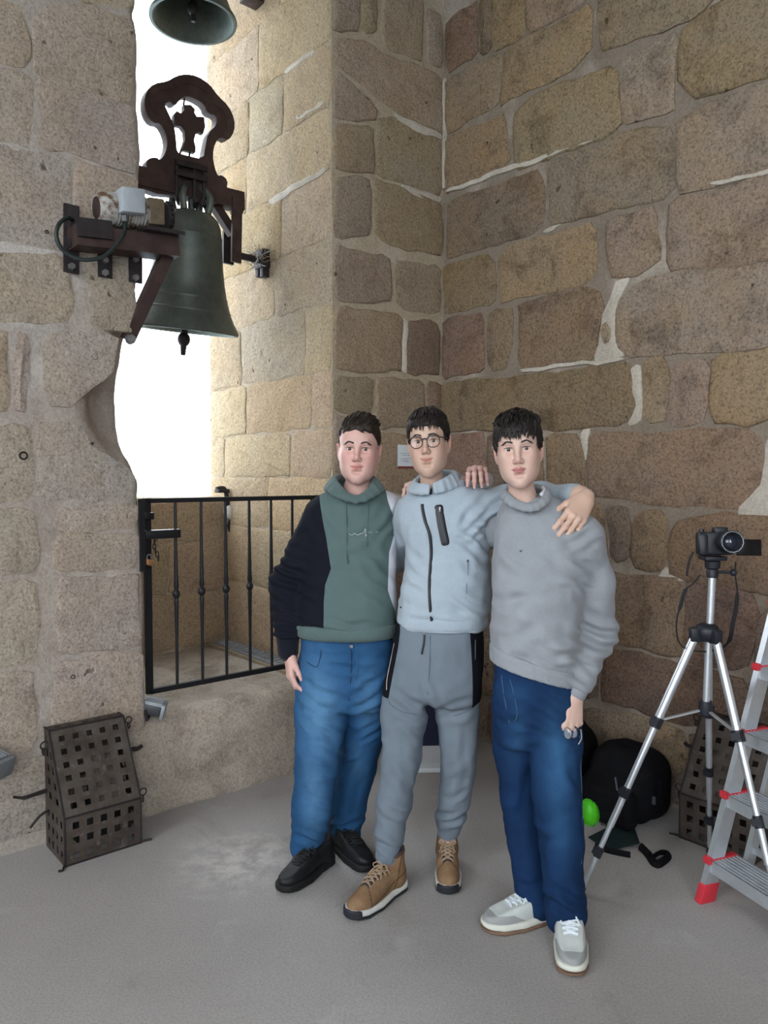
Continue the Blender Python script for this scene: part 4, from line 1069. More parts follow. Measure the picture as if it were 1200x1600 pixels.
for zt_ in (.152, .385, .612, .848, 1.08):
    q = LB + (ld * lean + UP) * zt_ + ll * (wid / 2)
    tr = MB().box(q + ld * .035 - UP * .004, (.060, wid / 2 - .012, .004), ld, ll, UP).box(q - ld * .026 - UP * .022, (.004, wid / 2 - .012, .022), ld, ll, UP).box(q + ld * .095 - UP * .014, (.003, wid / 2 - .012, .014), ld, ll, UP)
    for j in range(7): tr.box(q + ld * (-.015 + j * .017) + UP * .001, (.003, wid / 2 - .013, .0014), ld, ll, UP)
    tr.build('tread', M_TREAD, lad, False)
    for s_ in (-.5, .5):
        MB().box(q + ll * (s_ * wid) + ld * .028, (.066, .014, .007), ld, ll, UP, .004).box(q + ll * (s_ * wid) - ld * .034, (.010, .016, .013), ld, ll, UP, .004).build('tread_cap', M_REDP, lad)
for zt_ in (.16, .62, 1.08):
    q = LB + ld * .17 + (ld * lean + UP) * zt_
    MB().bar(q, q + ll * wid, .016, .024, UP).build('rear_brace', M_ALU, lad)

# bags
t = NT('black_nylon'); f = t.noise(6, 4)
M_NYLON = t.out(t.ramp(f, [(.3, (.003, .003, .004)), (.7, (.007, .007, .009))]), .8, t.bump(t.noise(28, 4), .35, .01), 0, .12)
M_NYLON_G = simple('dark_green_nylon', (.010, .022, .022), .6, 0, .2, 10, .3, 30)
def lump(name, ops, parent, mat, seed, vox=.012, amp=.012):
    V, Q = net(ops, vox); N_ = normals(V, Q)
    w = vnoise(V, 9, seed) * .6 + .4 * vnoise(V * np.array([1, 1, .5], dtype=np.float32), 22, seed + 1)
    V = V + N_ * (amp * w)[:, None]; V[:, 2] = np.maximum(V[:, 2], .004)
    return mesh_np(name, V, Q, mat, parent), V, Q
b1 = PZ(985, 1325); ub = Vector((.55, -.62, 0)).normalized(); nb_ = DL
Rb = np.array([list(DR), list(DL), [0, 0, 1]]).T
bag = empty('backpack', 'black backpack with loose straps slumped on the floor by the lamp cage', 'backpack', b1)
c1 = W(.24, 1.46, .20)
o, V, Q = lump('bag_body', [rbox(c1 - UP * .045, (.155, .13, .145), .08, .04, R=Rb), ell(c1 + DR * -.03 + DL * .10 - UP * .08, (.15, .11, .11), .05, R=Rb), ell(c1 + DR * -.03 + UP * .06, (.12, .11, .085), .06, R=Rb)], bag, M_NYLON, 41, .011, .020)
lump('front_pocket', [rbox(c1 + DL * .16 - UP * .10 + DR * .01, (.115, .045, .085), .035, .02, R=Rb)], bag, M_NYLON, 43, .010, .010)
bv = bvh_of(V, Q)
def floorp(px, py, z=.012): return PZ(px, py, z)
MB().tube(spline([floorp(930, 1322), floorp(955, 1330), floorp(985, 1336)], 5), .014, 6, ((0, 0, 1), .4)).build('strap', M_NYLON, bag)
MB().tube(spline([floorp(1000, 1322, .05), floorp(1012, 1334), floorp(1024, 1350), floorp(1036, 1346), floorp(1046, 1335), floorp(1032, 1332), floorp(1018, 1340)], 5), .016, 6, ((0, 0, 1), .4)).build('strap', M_NYLON, bag)
MB().tube(spline([c1 + UP * .12 + DR * .02, c1 + UP * .155 + DL * .05, c1 + UP * .12 - DR * .06], 6), .010, 6).build('grab_handle', M_NYLON, bag)
MB().tube(spline([see(bv, 962, 1215) or c1, see(bv, 966, 1240) or c1, see(bv, 975, 1262) or c1], 4), .005, 6).build('zip', simple('zip_grey', (.10, .10, .13), .4, .3), bag)
MB().box(see(bv, 1020, 1250, .004) or c1, (.010, .004, .018), DR, DL, UP, .002).build('buckle', simple('buckle_grey', (.06, .06, .07), .3), bag)
c2 = W(.26, 1.12, .21)
bag2 = empty('backpack', 'tall black backpack leaning on the wall behind the right leg', 'backpack', PZ(930, 1280))
o, V, Q = lump('bag_body', [rbox(c2 - UP * .04, (.14, .12, .17), .08, .04, R=Rb), ell(c2 + UP * .09 - DL * .03 - DR * .03, (.11, .10, .11), .06, R=Rb)], bag2, M_NYLON, 51, .011, .020)
MB().tube(spline([c2 + UP * .17 + DR * .02, c2 + UP * .215, c2 + UP * .17 - DR * .07], 6), .010, 6).build('grab_handle', M_NYLON, bag2)
MB().tube(spline([c2 + DL * .13 + UP * .15 + DR * .08, c2 + DL * .17 + DR * .10, c2 + DL * .14 - UP * .14 + DR * .09], 6), .016, 6, ((0, 0, 1), .4)).build('strap', M_NYLON, bag2)
gq = P(921, 1269, 3.05)
green = tag(MB().ball((0, 0, 0), (.036, .036, .054), 12).build('neon_green_pouch', simple('neon_green', (.10, .72, .02), .4, 0, .06, 10)), 'neon green rounded plastic pouch beside the right leg in front of bags', 'pouch')
gq = P(920, 1269, 2.98); green.location = gq; green.rotation_euler = (0, math.radians(-12), 0)
zipg = MB().tube([Vector((.037 * math.sin(a), -.012, .055 * math.cos(a))) for a in [k * math.pi / 8 for k in range(17)]], .0018, 5).build('seam', simple('neon_seam', (.07, .52, .015), .5), green)
# dark green cloth corner under the bag
MB().add([PZ(918, 1308, .005), PZ(985, 1275, .03), PZ(1000, 1318, .012), PZ(950, 1330, .006), PZ(918, 1308, .001), PZ(985, 1275, .002), PZ(1000, 1318, .001), PZ(950, 1330, .001)], [(0, 1, 2, 3), (7, 6, 5, 4), (0, 4, 5, 1), (1, 5, 6, 2), (2, 6, 7, 3), (3, 7, 4, 0)]).build('green_flap', M_NYLON_G, bag)

# ================================================================== PEOPLE
def rot(yaw=0, pitch=0, roll=0):
    """yaw about Z, pitch about X, roll about Y (degrees) -> numpy local-to-world"""
    m = Euler((math.radians(pitch), math.radians(roll), math.radians(yaw)), 'XYZ').to_matrix()
    return np.array(m, dtype=np.float32)
def frame(x, y):
    """orthonormal frame from thumb side x and finger direction y (columns x, y, z=back of the hand)"""
    y = Vector(y).normalized(); x = Vector(x); x = (x - y * x.dot(y)).normalized(); return x, y
def skin_mat(name, base):
    t = NT(name); c = t.attr('skin', 'Color')
    c = t.mix(t.math('MULTIPLY', t.ramp(t.noise(60, 4, .6), [(.35, 0.0), (.7, 1.0)]), .18), c, t.mix(1.0, c, (.86, .72, .70), 'MULTIPLY'))
    t.b.inputs['Subsurface Weight'].default_value = .10
    t.b.inputs['Subsurface Radius'].default_value = (.012, .004, .002)
    return t.out(c, .50, t.bump(t.noise(500, 2), .06, .001), 0, .35)
def fabric(name, col, var=.10, scale=7, weave=900, bump=.25, rough=.92, heather=.16):
    t = NT(name)
    f = t.noise(scale, 4, .6); h = t.noise(260, 3, .7)
    c = t.ramp(f, [(.3, tuple(x * (1 - var) for x in col)), (.7, tuple(min(1, x * (1 + var)) for x in col))])
    c = t.mix(t.math('MULTIPLY', t.ramp(h, [(.35, 1.0), (.6, 0.0)]), heather * 2), c, t.mix(1.0, c, (.66, .66, .68), 'MULTIPLY'))
    hh = t.math('ADD', t.math('MULTIPLY', t.noise(32, 4, .6), 1.0), t.math('MULTIPLY', t.noise(420, 2), .18))
    t.b.inputs['Sheen Weight'].default_value = .15
    return t.out(c, rough, t.bump(hh, bump, .006), 0, .15)
def denim(name, col, fade):
    t = NT(name); fa = t.attr('fade')
    f = t.noise(6, 5, .65)
    c = t.mix(t.ramp(f, [(.32, 0.0), (.7, 1.0)]), tuple(x * .78 for x in col), tuple(x * 1.15 for x in col))
    c = t.mix(t.math('MULTIPLY', fa, t.ramp(t.noise(16, 4, .6), [(.3, .55), (.7, 1.0)])), c, fade)
    c = t.mix(t.math('MULTIPLY', t.ramp(t.noise(240, 3, .7), [(.35, 1.0), (.6, 0.0)]), .30), c, t.mix(1.0, c, (.6, .62, .66), 'MULTIPLY'))
    return t.out(c, .88, t.bump(t.math('ADD', t.noise(30, 4), t.math('MULTIPLY', t.noise(500, 2), .2)), .25, .006), 0, .15)
def fold(px, py, Y, ang, r, amp, wl, seed=0, rz=None):
    c = A3(P(px, py, Y)); a = math.radians(ang)
    return (c, np.array([math.cos(a), .25 * math.cos(a), math.sin(a)], dtype=np.float32), r, rz or r, amp, 2 * math.pi / wl, seed)
def apply_folds(V, Q, folds, base=.0025, seed=0):
    N_ = normals(V, Q)
    d = base * (vnoise(V, 14, seed) + .6 * vnoise(V * np.array([1, 1, .6], dtype=np.float32), 30, seed + 1))
    A_ = np.array([.8, .8, 1.25], dtype=np.float32)
    d = d + base * 1.5 * (.30 - np.abs(vnoise(V * A_ + .15 * vnoise(V, 5, seed + 3)[:, None], 9.5, seed + 2))) + base * .7 * (.30 - np.abs(vnoise(V * A_, 21, seed + 4)))
    for c, ax, r, rz, amp, fr, sd in folds:
        q = V - c
        w = np.exp(-(q[:, 0] ** 2 + q[:, 1] ** 2) / r ** 2 - q[:, 2] ** 2 / rz ** 2)
        s = np.sin(fr * (q @ ax) + 2.6 * vnoise(V, 7, sd + seed) + 1.2 * vnoise(V, 16, sd + 9 + seed))
        d = d + amp * w * (np.sign(s) * np.abs(s) ** .8) * (1 + .5 * vnoise(V, 9, sd + 5))
    V = V + N_ * d[:, None]
    return relax(V, Q, 1, .4)
def garment(name, ops, vox, folds, mat, parent, attrs=None, base=.0025, seed=0):
    V, Q = net(ops, vox); V = relax(V, Q, 2)
    V = apply_folds(V, Q, folds, base, seed)
    at = {k: f(V) for k, f in (attrs or {}).items()}
    o = mesh_np(name, V, Q, mat, parent, at)
    return o, bvh_of(V, Q), V
def prow(py, xl, xr, Y, b):
    """a section of a body seen between two pixels of a row at depth Y, with half depth b"""
    l = P(xl, py, Y); r = P(xr, py, Y); return (l.z, (l.x + r.x) / 2, Y, (r.x - l.x) / 2, b)
def xline(pts, Y):
    q = sorted((P(x, y, Y).z, P(x, y, Y).x) for x, y in pts)
    Z = [a for a, b in q]; X = [b for a, b in q]
    return lambda V: np.interp(V[:, 2], Z, X)

# ---------------------------------------------------------------- heads
def head_ops(o):
    """head in its own frame: x to the picture right, face towards -y, origin between the ears at eye level"""
    jw, ch, nl, ml = o.get('jaw', 1), o.get('chin', 0), o.get('nose', 1), o.get('mouth', -.064)
    fl = o.get('full', 0)
    ops = [ell((0, .012, .030), (.0755, .098, .085), .03), ell((0, -.022, .024), (.066, .070, .078), .03),
           ell((0, -.030, -.032), (.060 + fl, .056, .060), .03), ell((0, -.030, -.076 + ch * .4), (.046 * jw + fl, .050, .034), .03)]
    for s in (-1, 1):
        ops += [cone((s * .057 * jw, -.004, -.030), (s * .047 * jw, -.016, -.072), .019, .0175, .04), cone((s * .047 * jw, -.016, -.072), (s * .014, -.064, -.098 + ch), .0175, .015, .04),
                ell((s * .034, -.050, -.056), (.025 + fl, .030, .036), .035), ell((s * .041, -.060, -.024), (.019 + fl, .020, .017), .03)]
    ops += [ell((0, -.070, -.100 + ch), (.020, .016, .014), .02), cone((-.036, -.084, .021), (.036, -.084, .021), .0085, .0085, .014)]
    for s in (-1, 1): ops.append(ell((s * .0315, -.100, -.002), (.0200, .0185, .0135), .014, 's'))
    for s in (-1, 1):
        ops.append(ell((s * .0315, -.0735, 0), (.0160, .0137, .0135), .006))
    ops += [cone((0, -.088, .010), (0, -.106 * 1.0, -.028 * nl), .0075, .0095, .014), ell((0, -.108, -.034 * nl), (.0107, .0110, .0096), .010)]
    for s in (-1, 1): ops.append(ell((s * .0125, -.0975, -.038 * nl), (.0078, .0100, .0075), .006))
    for s in (-1, 1): ops.append(ell((s * .0060, -.104, -.0465 * nl), (.0035, .0045, .0035), .004, 's'))
    w = o.get('mouthw', .029); sm = o.get('smile', .003)
    up = [(-w, -.0745, ml + sm), (-w * .5, -.0885, ml + .0028 + sm * .2), (-w * .14, -.0935, ml + .0042), (w * .14, -.0935, ml + .0042), (w * .5, -.0885, ml + .0028 + sm * .2), (w, -.0745, ml + sm)]
    ops += chain(up, [x * o.get('lipk', 1) for x in (.0026, .0042, .0047, .0047, .0042, .0026)], .008)
    lo = [(-w * .86, -.0770, ml + sm - .003), (-w * .36, -.0885, ml - .0056), (w * .36, -.0885, ml - .0056), (w * .86, -.0770, ml + sm - .003)]
    ops += chain(lo, [x * o.get('lipk', 1) for x in (.0030, .0056, .0056, .0030)], .008)
    ops.append(ell((0, -.088, ml - .019), (.018, .008, .0045), .012, 's'))
    for s in (-1, 1): ops.append(ell((s * .0315, -.0935, -.0004), (.0166, .0130, .0051), .003, 's'))
    # ears
    for s in (-1, 1):
        R = rot(yaw=s * 34, roll=s * 6)
        ops += [ell((s * .0830, .010, -.006), (.0078, .0185, .0310), .010, R=R), ell((s * .0790, .004, -.031), (.0065, .011, .013), .008)]
        ops.append(ell((s * .0900, .001, -.004), (.0050, .0095, .0175), .006, 's', R=R))
    ops += [cone((0, .026, -.050), (0, .046, -.200), o.get('neck', .054), o.get('neck', .054) * 1.08, .03), cone((0, .004, -.085), (0, .030, -.190), .036, .040, .03),
            cone((-.040, .030, -.06), (-.012, .000, -.185), .015, .012, .02), cone((.040, .030, -.06), (.012, .000, -.185), .015, .012, .02)]
    return ops
def head_colors(p, o):
    sk = np.array(o['skin'], dtype=np.float32); c = np.tile(sk, (len(p), 1))
    x, y, z = p[:, 0], p[:, 1], p[:, 2]
    def blend(c, m, col): return c * (1 - m[:, None]) + np.array(col, dtype=np.float32) * m[:, None]
    g = lambda cx, cy, cz, r: np.exp(-((np.abs(x) - cx) ** 2 + (y - cy) ** 2 + (z - cz) ** 2) / r ** 2)
    red = np.array(o.get('red', (sk[0] * 1.02, sk[1] * .68, sk[2] * .68)))
    c = blend(c, .65 * o.get('blush', .8) * g(.040, -.072, -.030, .026), red)
    c = blend(c, .45 * g(0, -.112, -.036, .016), red)
    c = blend(c, .55 * g(.082, .01, -.005, .03), red)
    c = blend(c, .30 * g(.0315, -.085, -.010, .012), (sk[0] * .72, sk[1] * .58, sk[2] * .58))
    c = blend(c, .25 * g(.0315, -.085, .011, .012), (sk[0] * .75, sk[1] * .62, sk[2] * .6))
    ml, w, sm = o.get('mouth', -.064), o.get('mouthw', .029), o.get('smile', .003)
    u = np.clip(x / w, -1, 1); zm = ml + sm * u * u
    front = (y < -.070).astype(np.float32) * (np.abs(x) < w * 1.02)
    upper = np.clip((zm + .0098 * o.get('lipk', 1) * (1 - u * u) * (1 - .25 * np.exp(-(u / .12) ** 2)) - z) / .0014, 0, 1) * (z > zm)
    lower = np.clip((z - (zm - .0118 * o.get('lipk', 1) * (1 - u * u))) / .0016, 0, 1) * (z <= zm)
    c = blend(c, .85 * front * np.maximum(upper, lower), o.get('lips', (sk[0] * .82, sk[1] * .46, sk[2] * .46)))
    c = blend(c, .85 * front * np.exp(-((z - zm) / .0013) ** 2), (sk[0] * .30, sk[1] * .14, sk[2] * .14))  # mouth line: shade of a groove too fine to carve, put into the colour
    sh = o.get('shade', 0)                       # close-shaved beard area
    if sh: c = blend(c, sh * np.clip((-.045 - z) / .03, 0, 1) * np.clip((.02 - y) / .02, 0, 1) * np.clip((z + .125) / .02, 0, 1) * (1 - front * np.maximum(upper, lower)), (sk[0] * .70, sk[1] * .72, sk[2] * .76))
    return c
HAIR = {}
def hair_mat(name, col):
    t = NT(name); f = t.noise(60, 4, .7)
    t.b.inputs['Anisotropic'].default_value = .4
    return t.out(t.ramp(f, [(.3, tuple(x * .55 for x in col)), (.7, tuple(x * 1.5 for x in col))]), .52, t.bump(t.noise(180, 3), .3, .002), 0, .22)
def build_head(o, parent):
    """returns (V, Q, colours) of head and neck in world space; adds eyes, brows, hair as children"""
    s = o['scale']; R = o['R']; c0 = A3(o['pos'])
    wd_ = np.array([o.get('wid', 1), 1, 1], dtype=np.float32)
    def tw(p):
        p = np.array(p, dtype=np.float32).reshape(-1, 3) * wd_; p[:, 0] *= np.interp(p[:, 2], [-.15, -.112, -.08, -.045, .0, .06], o.get('taper', [.97, .80, .835, .885, .93, .98]))
        return (p * s) @ R.T + c0
    V, Q = net(head_ops(o), .0021, (-.12, -.14, -.215), (.12, .13, .13))
    V = relax(V, Q, 1, .4); col = head_colors(V, o)
    bv = bvh_of(V, Q)
    def face(x, z, lift=.0):
        h = bv.ray_cast(Vector((x, -.3, z)), Vector((0, 1, 0)))
        return Vector((x, -.085, z)) if h[0] is None else h[0] + h[1] * (lift if h[1].y < 0 else -lift)
    def part(name, mb, mat):
        mb.v = [tuple(v) for v in tw(np.array(mb.v, dtype=np.float32))]; return mb.build(name, mat, parent)
    # eyeballs with iris and pupil as colour rings
    for sx in (-1, 1):
        gl_ = (A3((0, 0, CAM_H)) - c0) @ R; g = (float(gl_[0] / -gl_[1]), float(gl_[2] / -gl_[1])); m = MB(); cen = Vector((sx * .0315, -.0735, 0)); n = 24
        fwd = Vector((g[0], -1, g[1])).normalized(); u = fwd.orthogonal().normalized(); w = fwd.cross(u)
        angs = [0, 8, 14, 15, 22, 30, 31.5, 42, 60, 80, 100, 130, 160, 180]
        for a in angs:
            for k in range(n):
                t_ = 2 * math.pi * k / n; ra = math.radians(a)
                m.v.append(tuple(cen + (fwd * math.cos(ra) + (u * math.cos(t_) + w * math.sin(t_)) * math.sin(ra)) * .0127))
        cols = []
        for a in angs:
            cc = (.004, .004, .004) if a <= 14 else (o.get('iris', (.035, .022, .014)) if a <= 30 else (.58, .55, .53))
            cols += [cc] * n
        qs = [(i * n + k, i * n + (k + 1) % n, (i + 1) * n + (k + 1) % n, (i + 1) * n + k) for i in range(len(angs) - 1) for k in range(n)]
        mesh_np('eye', tw(np.array(m.v, dtype=np.float32)), np.array(qs, dtype=np.int32), M_EYE, parent, None, {'skin': np.array(cols, dtype=np.float32)})
        # lash line and brow
        ls = MB()
        pts = [Vector((sx * .0315 + dx, 0, 0)) for dx in np.linspace(-.0162, .0162, 9)]
        lp = []
        for p_ in pts:
            dx = (p_.x - sx * .0315) / .0166; zz = .0050 * math.sqrt(max(0, 1 - dx * dx)) + .0006
            lp.append(face(p_.x, zz + .0006, .0006))
        ls.tube(lp, [.0004, .0009, .0012, .0013, .0013, .0013, .0012, .0010, .0004], 6); part('eyelash', ls, o['hairmat'])
        br = MB(); bz = o.get('browz', .0205)
        for k in range(46):
            t_ = k / 45; xx = sx * (.0135 + .036 * t_); zz = bz + .0048 * math.sin(min(1, t_ * 1.25) * math.pi * .75) - .0065 * max(0, t_ - .55) / .45
            for jj in range(3):
                z2 = zz + random.uniform(-.0026, .0026) * (1 - .6 * t_); p0 = face(xx, z2, .0004)
                d = Vector((sx * .0055, 0, .0022 - .004 * t_)); p1 = face(xx + d.x, z2 + d.z, .0016)
                br.tube([p0, (p0 + p1) / 2 + Vector((0, -.0006, 0)), p1], [.0010, .0009, .0003], 4)
        part('eyebrow', br, o['hairmat'])
    # hair: cap with a shaped hairline and combed locks
    hl = o['hairline']; hy = [a for a, b in hl]; hz = [b for a, b in hl]
    def cut(p): return ((np.interp(p[:, 1], hy, hz) - p[:, 2]) * .75 + .003 * vnoise(p, 90, 3)).astype(np.float32)
    hops = [ell(c_, r_, .03) for c_, r_ in o['cap']] + [_op('i', cut, (0, 0, 0), 1e6, .004)]
    HV, HQ = net(hops, .0035); HV = relax(HV, HQ, 1); HN = normals(HV, HQ)
    ridg = vnoise(HV @ np.array(o.get('grain', np.diag([1, .35, .5])), dtype=np.float32), 110, 8)
    HV2 = HV + HN * (.0022 * ridg + .0025 * vnoise(HV, 40, 4))[:, None]
    hair = mesh_np('hair', tw(HV2), HQ, o['hairmat'], parent)
    rs = np.random.RandomState(o.get('seed', 1)); lk = MB()
    pick = rs.permutation(len(HV))[:o['locks']]
    for i in pick:
        p_ = Vector(HV[i]); n_ = Vector(HN[i])
        r_ = o['flow'](p_, n_, rs)
        if r_ is None: continue
        d, Ln, drop, lift = r_
        d = (d - n_ * d.dot(n_)).normalized()
        pts = []; q = p_ - n_ * .003; step = Ln / 5; fz = o.get('fringe', -1) + rs.uniform(-1, 1) * o.get('fjit', .011) + .010 * abs(q.x) / .06 * o.get('fcurve', 0)
        for k in range(6):
            pts.append(q.copy())
            q = q + d * step + n_ * (lift * step * (1 - k / 3.0)) + Vector((0, 0, -drop * step * k / 4)) + Vector(rs.uniform(-1, 1, 3)) * step * o.get('mess', .15)
            e = q - Vector((0, .005, .025)); rr = math.sqrt((e.x / .079) ** 2 + (e.y / .099) ** 2 + (e.z / .091) ** 2)
            if rr < 1.0: q = q + (e / rr - e) * .9
            elif rr > 1.08 and q.z < .085: q = q + (e * (1.07 / rr) - e) * .7
            if q.y < -.030 and abs(q.x) < .066 and q.z < fz: break
        if len(pts) < 3: continue
        wd = rs.uniform(.0030, .0052) * o.get('lockw', 1); nn = len(pts)
        rad_ = np.interp(np.linspace(0, 5, nn), range(6), [.6, 1, 1, .85, .5, .12])
        lk.tube(pts, [wd * float(r) for r in rad_], 5, None, cap=False)
    part('hair_locks', lk, o['hairmat']).parent = hair
    return tw(V), Q, col, tw, face

M_EYE = NT('eye'); M_EYE = M_EYE.out(M_EYE.attr('skin', 'Color'), .12, None, 0, .5)

# ---------------------------------------------------------------- hands
def hand_ops(o, X, Y, sc=1.0, curl=(.25, .45, .35), curls=None, spread=.10, thumb=(.75, .30, .35), side=1, wl=-.05):
    """o wrist, X thumb side, Y finger direction; palm side is -Z"""
    X, Y = frame(X, Y); Z = X.cross(Y)
    if side < 0: Z = -Z
    o = Vector(o); G = lambda x, y, z: o + (X * x + Y * y + Z * z) * sc
    ops = [cone(G(0, wl, 0), G(0, .012, 0), .026 * sc, .026 * sc, .015, 'u', (Z, .80))]
    kn = [(.030, .090, .0), (.010, .096, .003), (-.010, .092, .002), (-.028, .083, -.002)]
    for k, (x, y, z) in enumerate(kn):
        ops.append(cone(G(x * .55, .012, -.002), G(x, y, z), .0135 * sc, .0108 * sc, .014))
    ops.append(cone(G(.018, .018, -.008), G(.026, .055, -.010), .016 * sc, .013 * sc, .012))
    ops.append(cone(G(-.018, .015, -.008), G(-.024, .055, -.008), .014 * sc, .012 * sc, .012))
    Ls = [(.043, .026, .021), (.047, .030, .022), (.043, .028, .022), (.034, .021, .019)]
    rr = [(.0098, .0088, .0080, .0062), (.0100, .0090, .0081, .0063), (.0096, .0086, .0077, .0060), (.0085, .0076, .0068, .0054)]
    tips = []
    for k, (x, y, z) in enumerate(kn):
        cu = (curls[k] if curls else curl); a = 0; sp = spread * (1.5 - k) / 1.5
        p = G(x, y, z)
        for j in range(3):
            a += cu[j]
            d = (Y * math.cos(a) - Z * math.sin(a)) + X * (sp if j < 3 else 0); d.normalize()
            q = p + d * (Ls[k][j] * sc)
            ops.append(cone(p, q, rr[k][j] * sc, rr[k][j + 1] * sc, .0045)); 
            ops.append(ell(p, [rr[k][j] * sc * 1.06] * 3, .004)); p = q
        tips.append((p, d, (Y * math.sin(a) + Z * math.cos(a))))
    tx, ty, tz = thumb
    p = G(.022, .022, -.008); d = (X * tx + Y * (1 - tx * .5) - Z * tz).normalized()
    q = p + d * .040 * sc; ops.append(cone(p, q, .0135 * sc, .0112 * sc, .010))
    d2 = (d + Y * ty - Z * .15).normalized(); r_ = q + d2 * .031 * sc; ops.append(cone(q, r_, .0108 * sc, .0098 * sc, .005))
    d3 = (d2 + Y * ty * .7).normalized(); e = r_ + d3 * .024 * sc; ops.append(cone(r_, e, .0100 * sc, .0072 * sc, .005))
    tips.append((e, d3, Z))
    return ops, tips
def nails(tips, sc, parent, mat):
    for p, d, n in tips[:5]:
        d = Vector(d).normalized(); n = (Vector(n) - d * Vector(n).dot(d)).normalized(); w = d.cross(n)
        m = MB(); r = .0056 * sc
        for i, (y, wd) in enumerate(((-.006, .7), (-.001, 1.0), (.0035, .9), (.0055, .4))):
            for k in range(5):
                a = (k - 2) / 2; m.v.append(tuple(Vector(p) + d * (y * sc) + w * (a * wd * .0048 * sc) + n * (r * (1 - .30 * a * a) - (.0012 * sc if i == 3 else 0))))
        for i in range(3):
            for k in range(4): m.f.append((i * 5 + k, i * 5 + k + 1, i * 5 + k + 6, i * 5 + k + 5))
        m.build('fingernail', mat, parent)
def hand_colors(V, tips, skin):
    c = np.tile(np.array(skin, dtype=np.float32), (len(V), 1))
    for p, d, n in tips:
        w = np.exp(-((V - A3(p)) ** 2).sum(1) / .016 ** 2)[:, None] * .45
        c = c * (1 - w) + np.array((skin[0] * 1.0, skin[1] * .74, skin[2] * .74)) * w
    return c

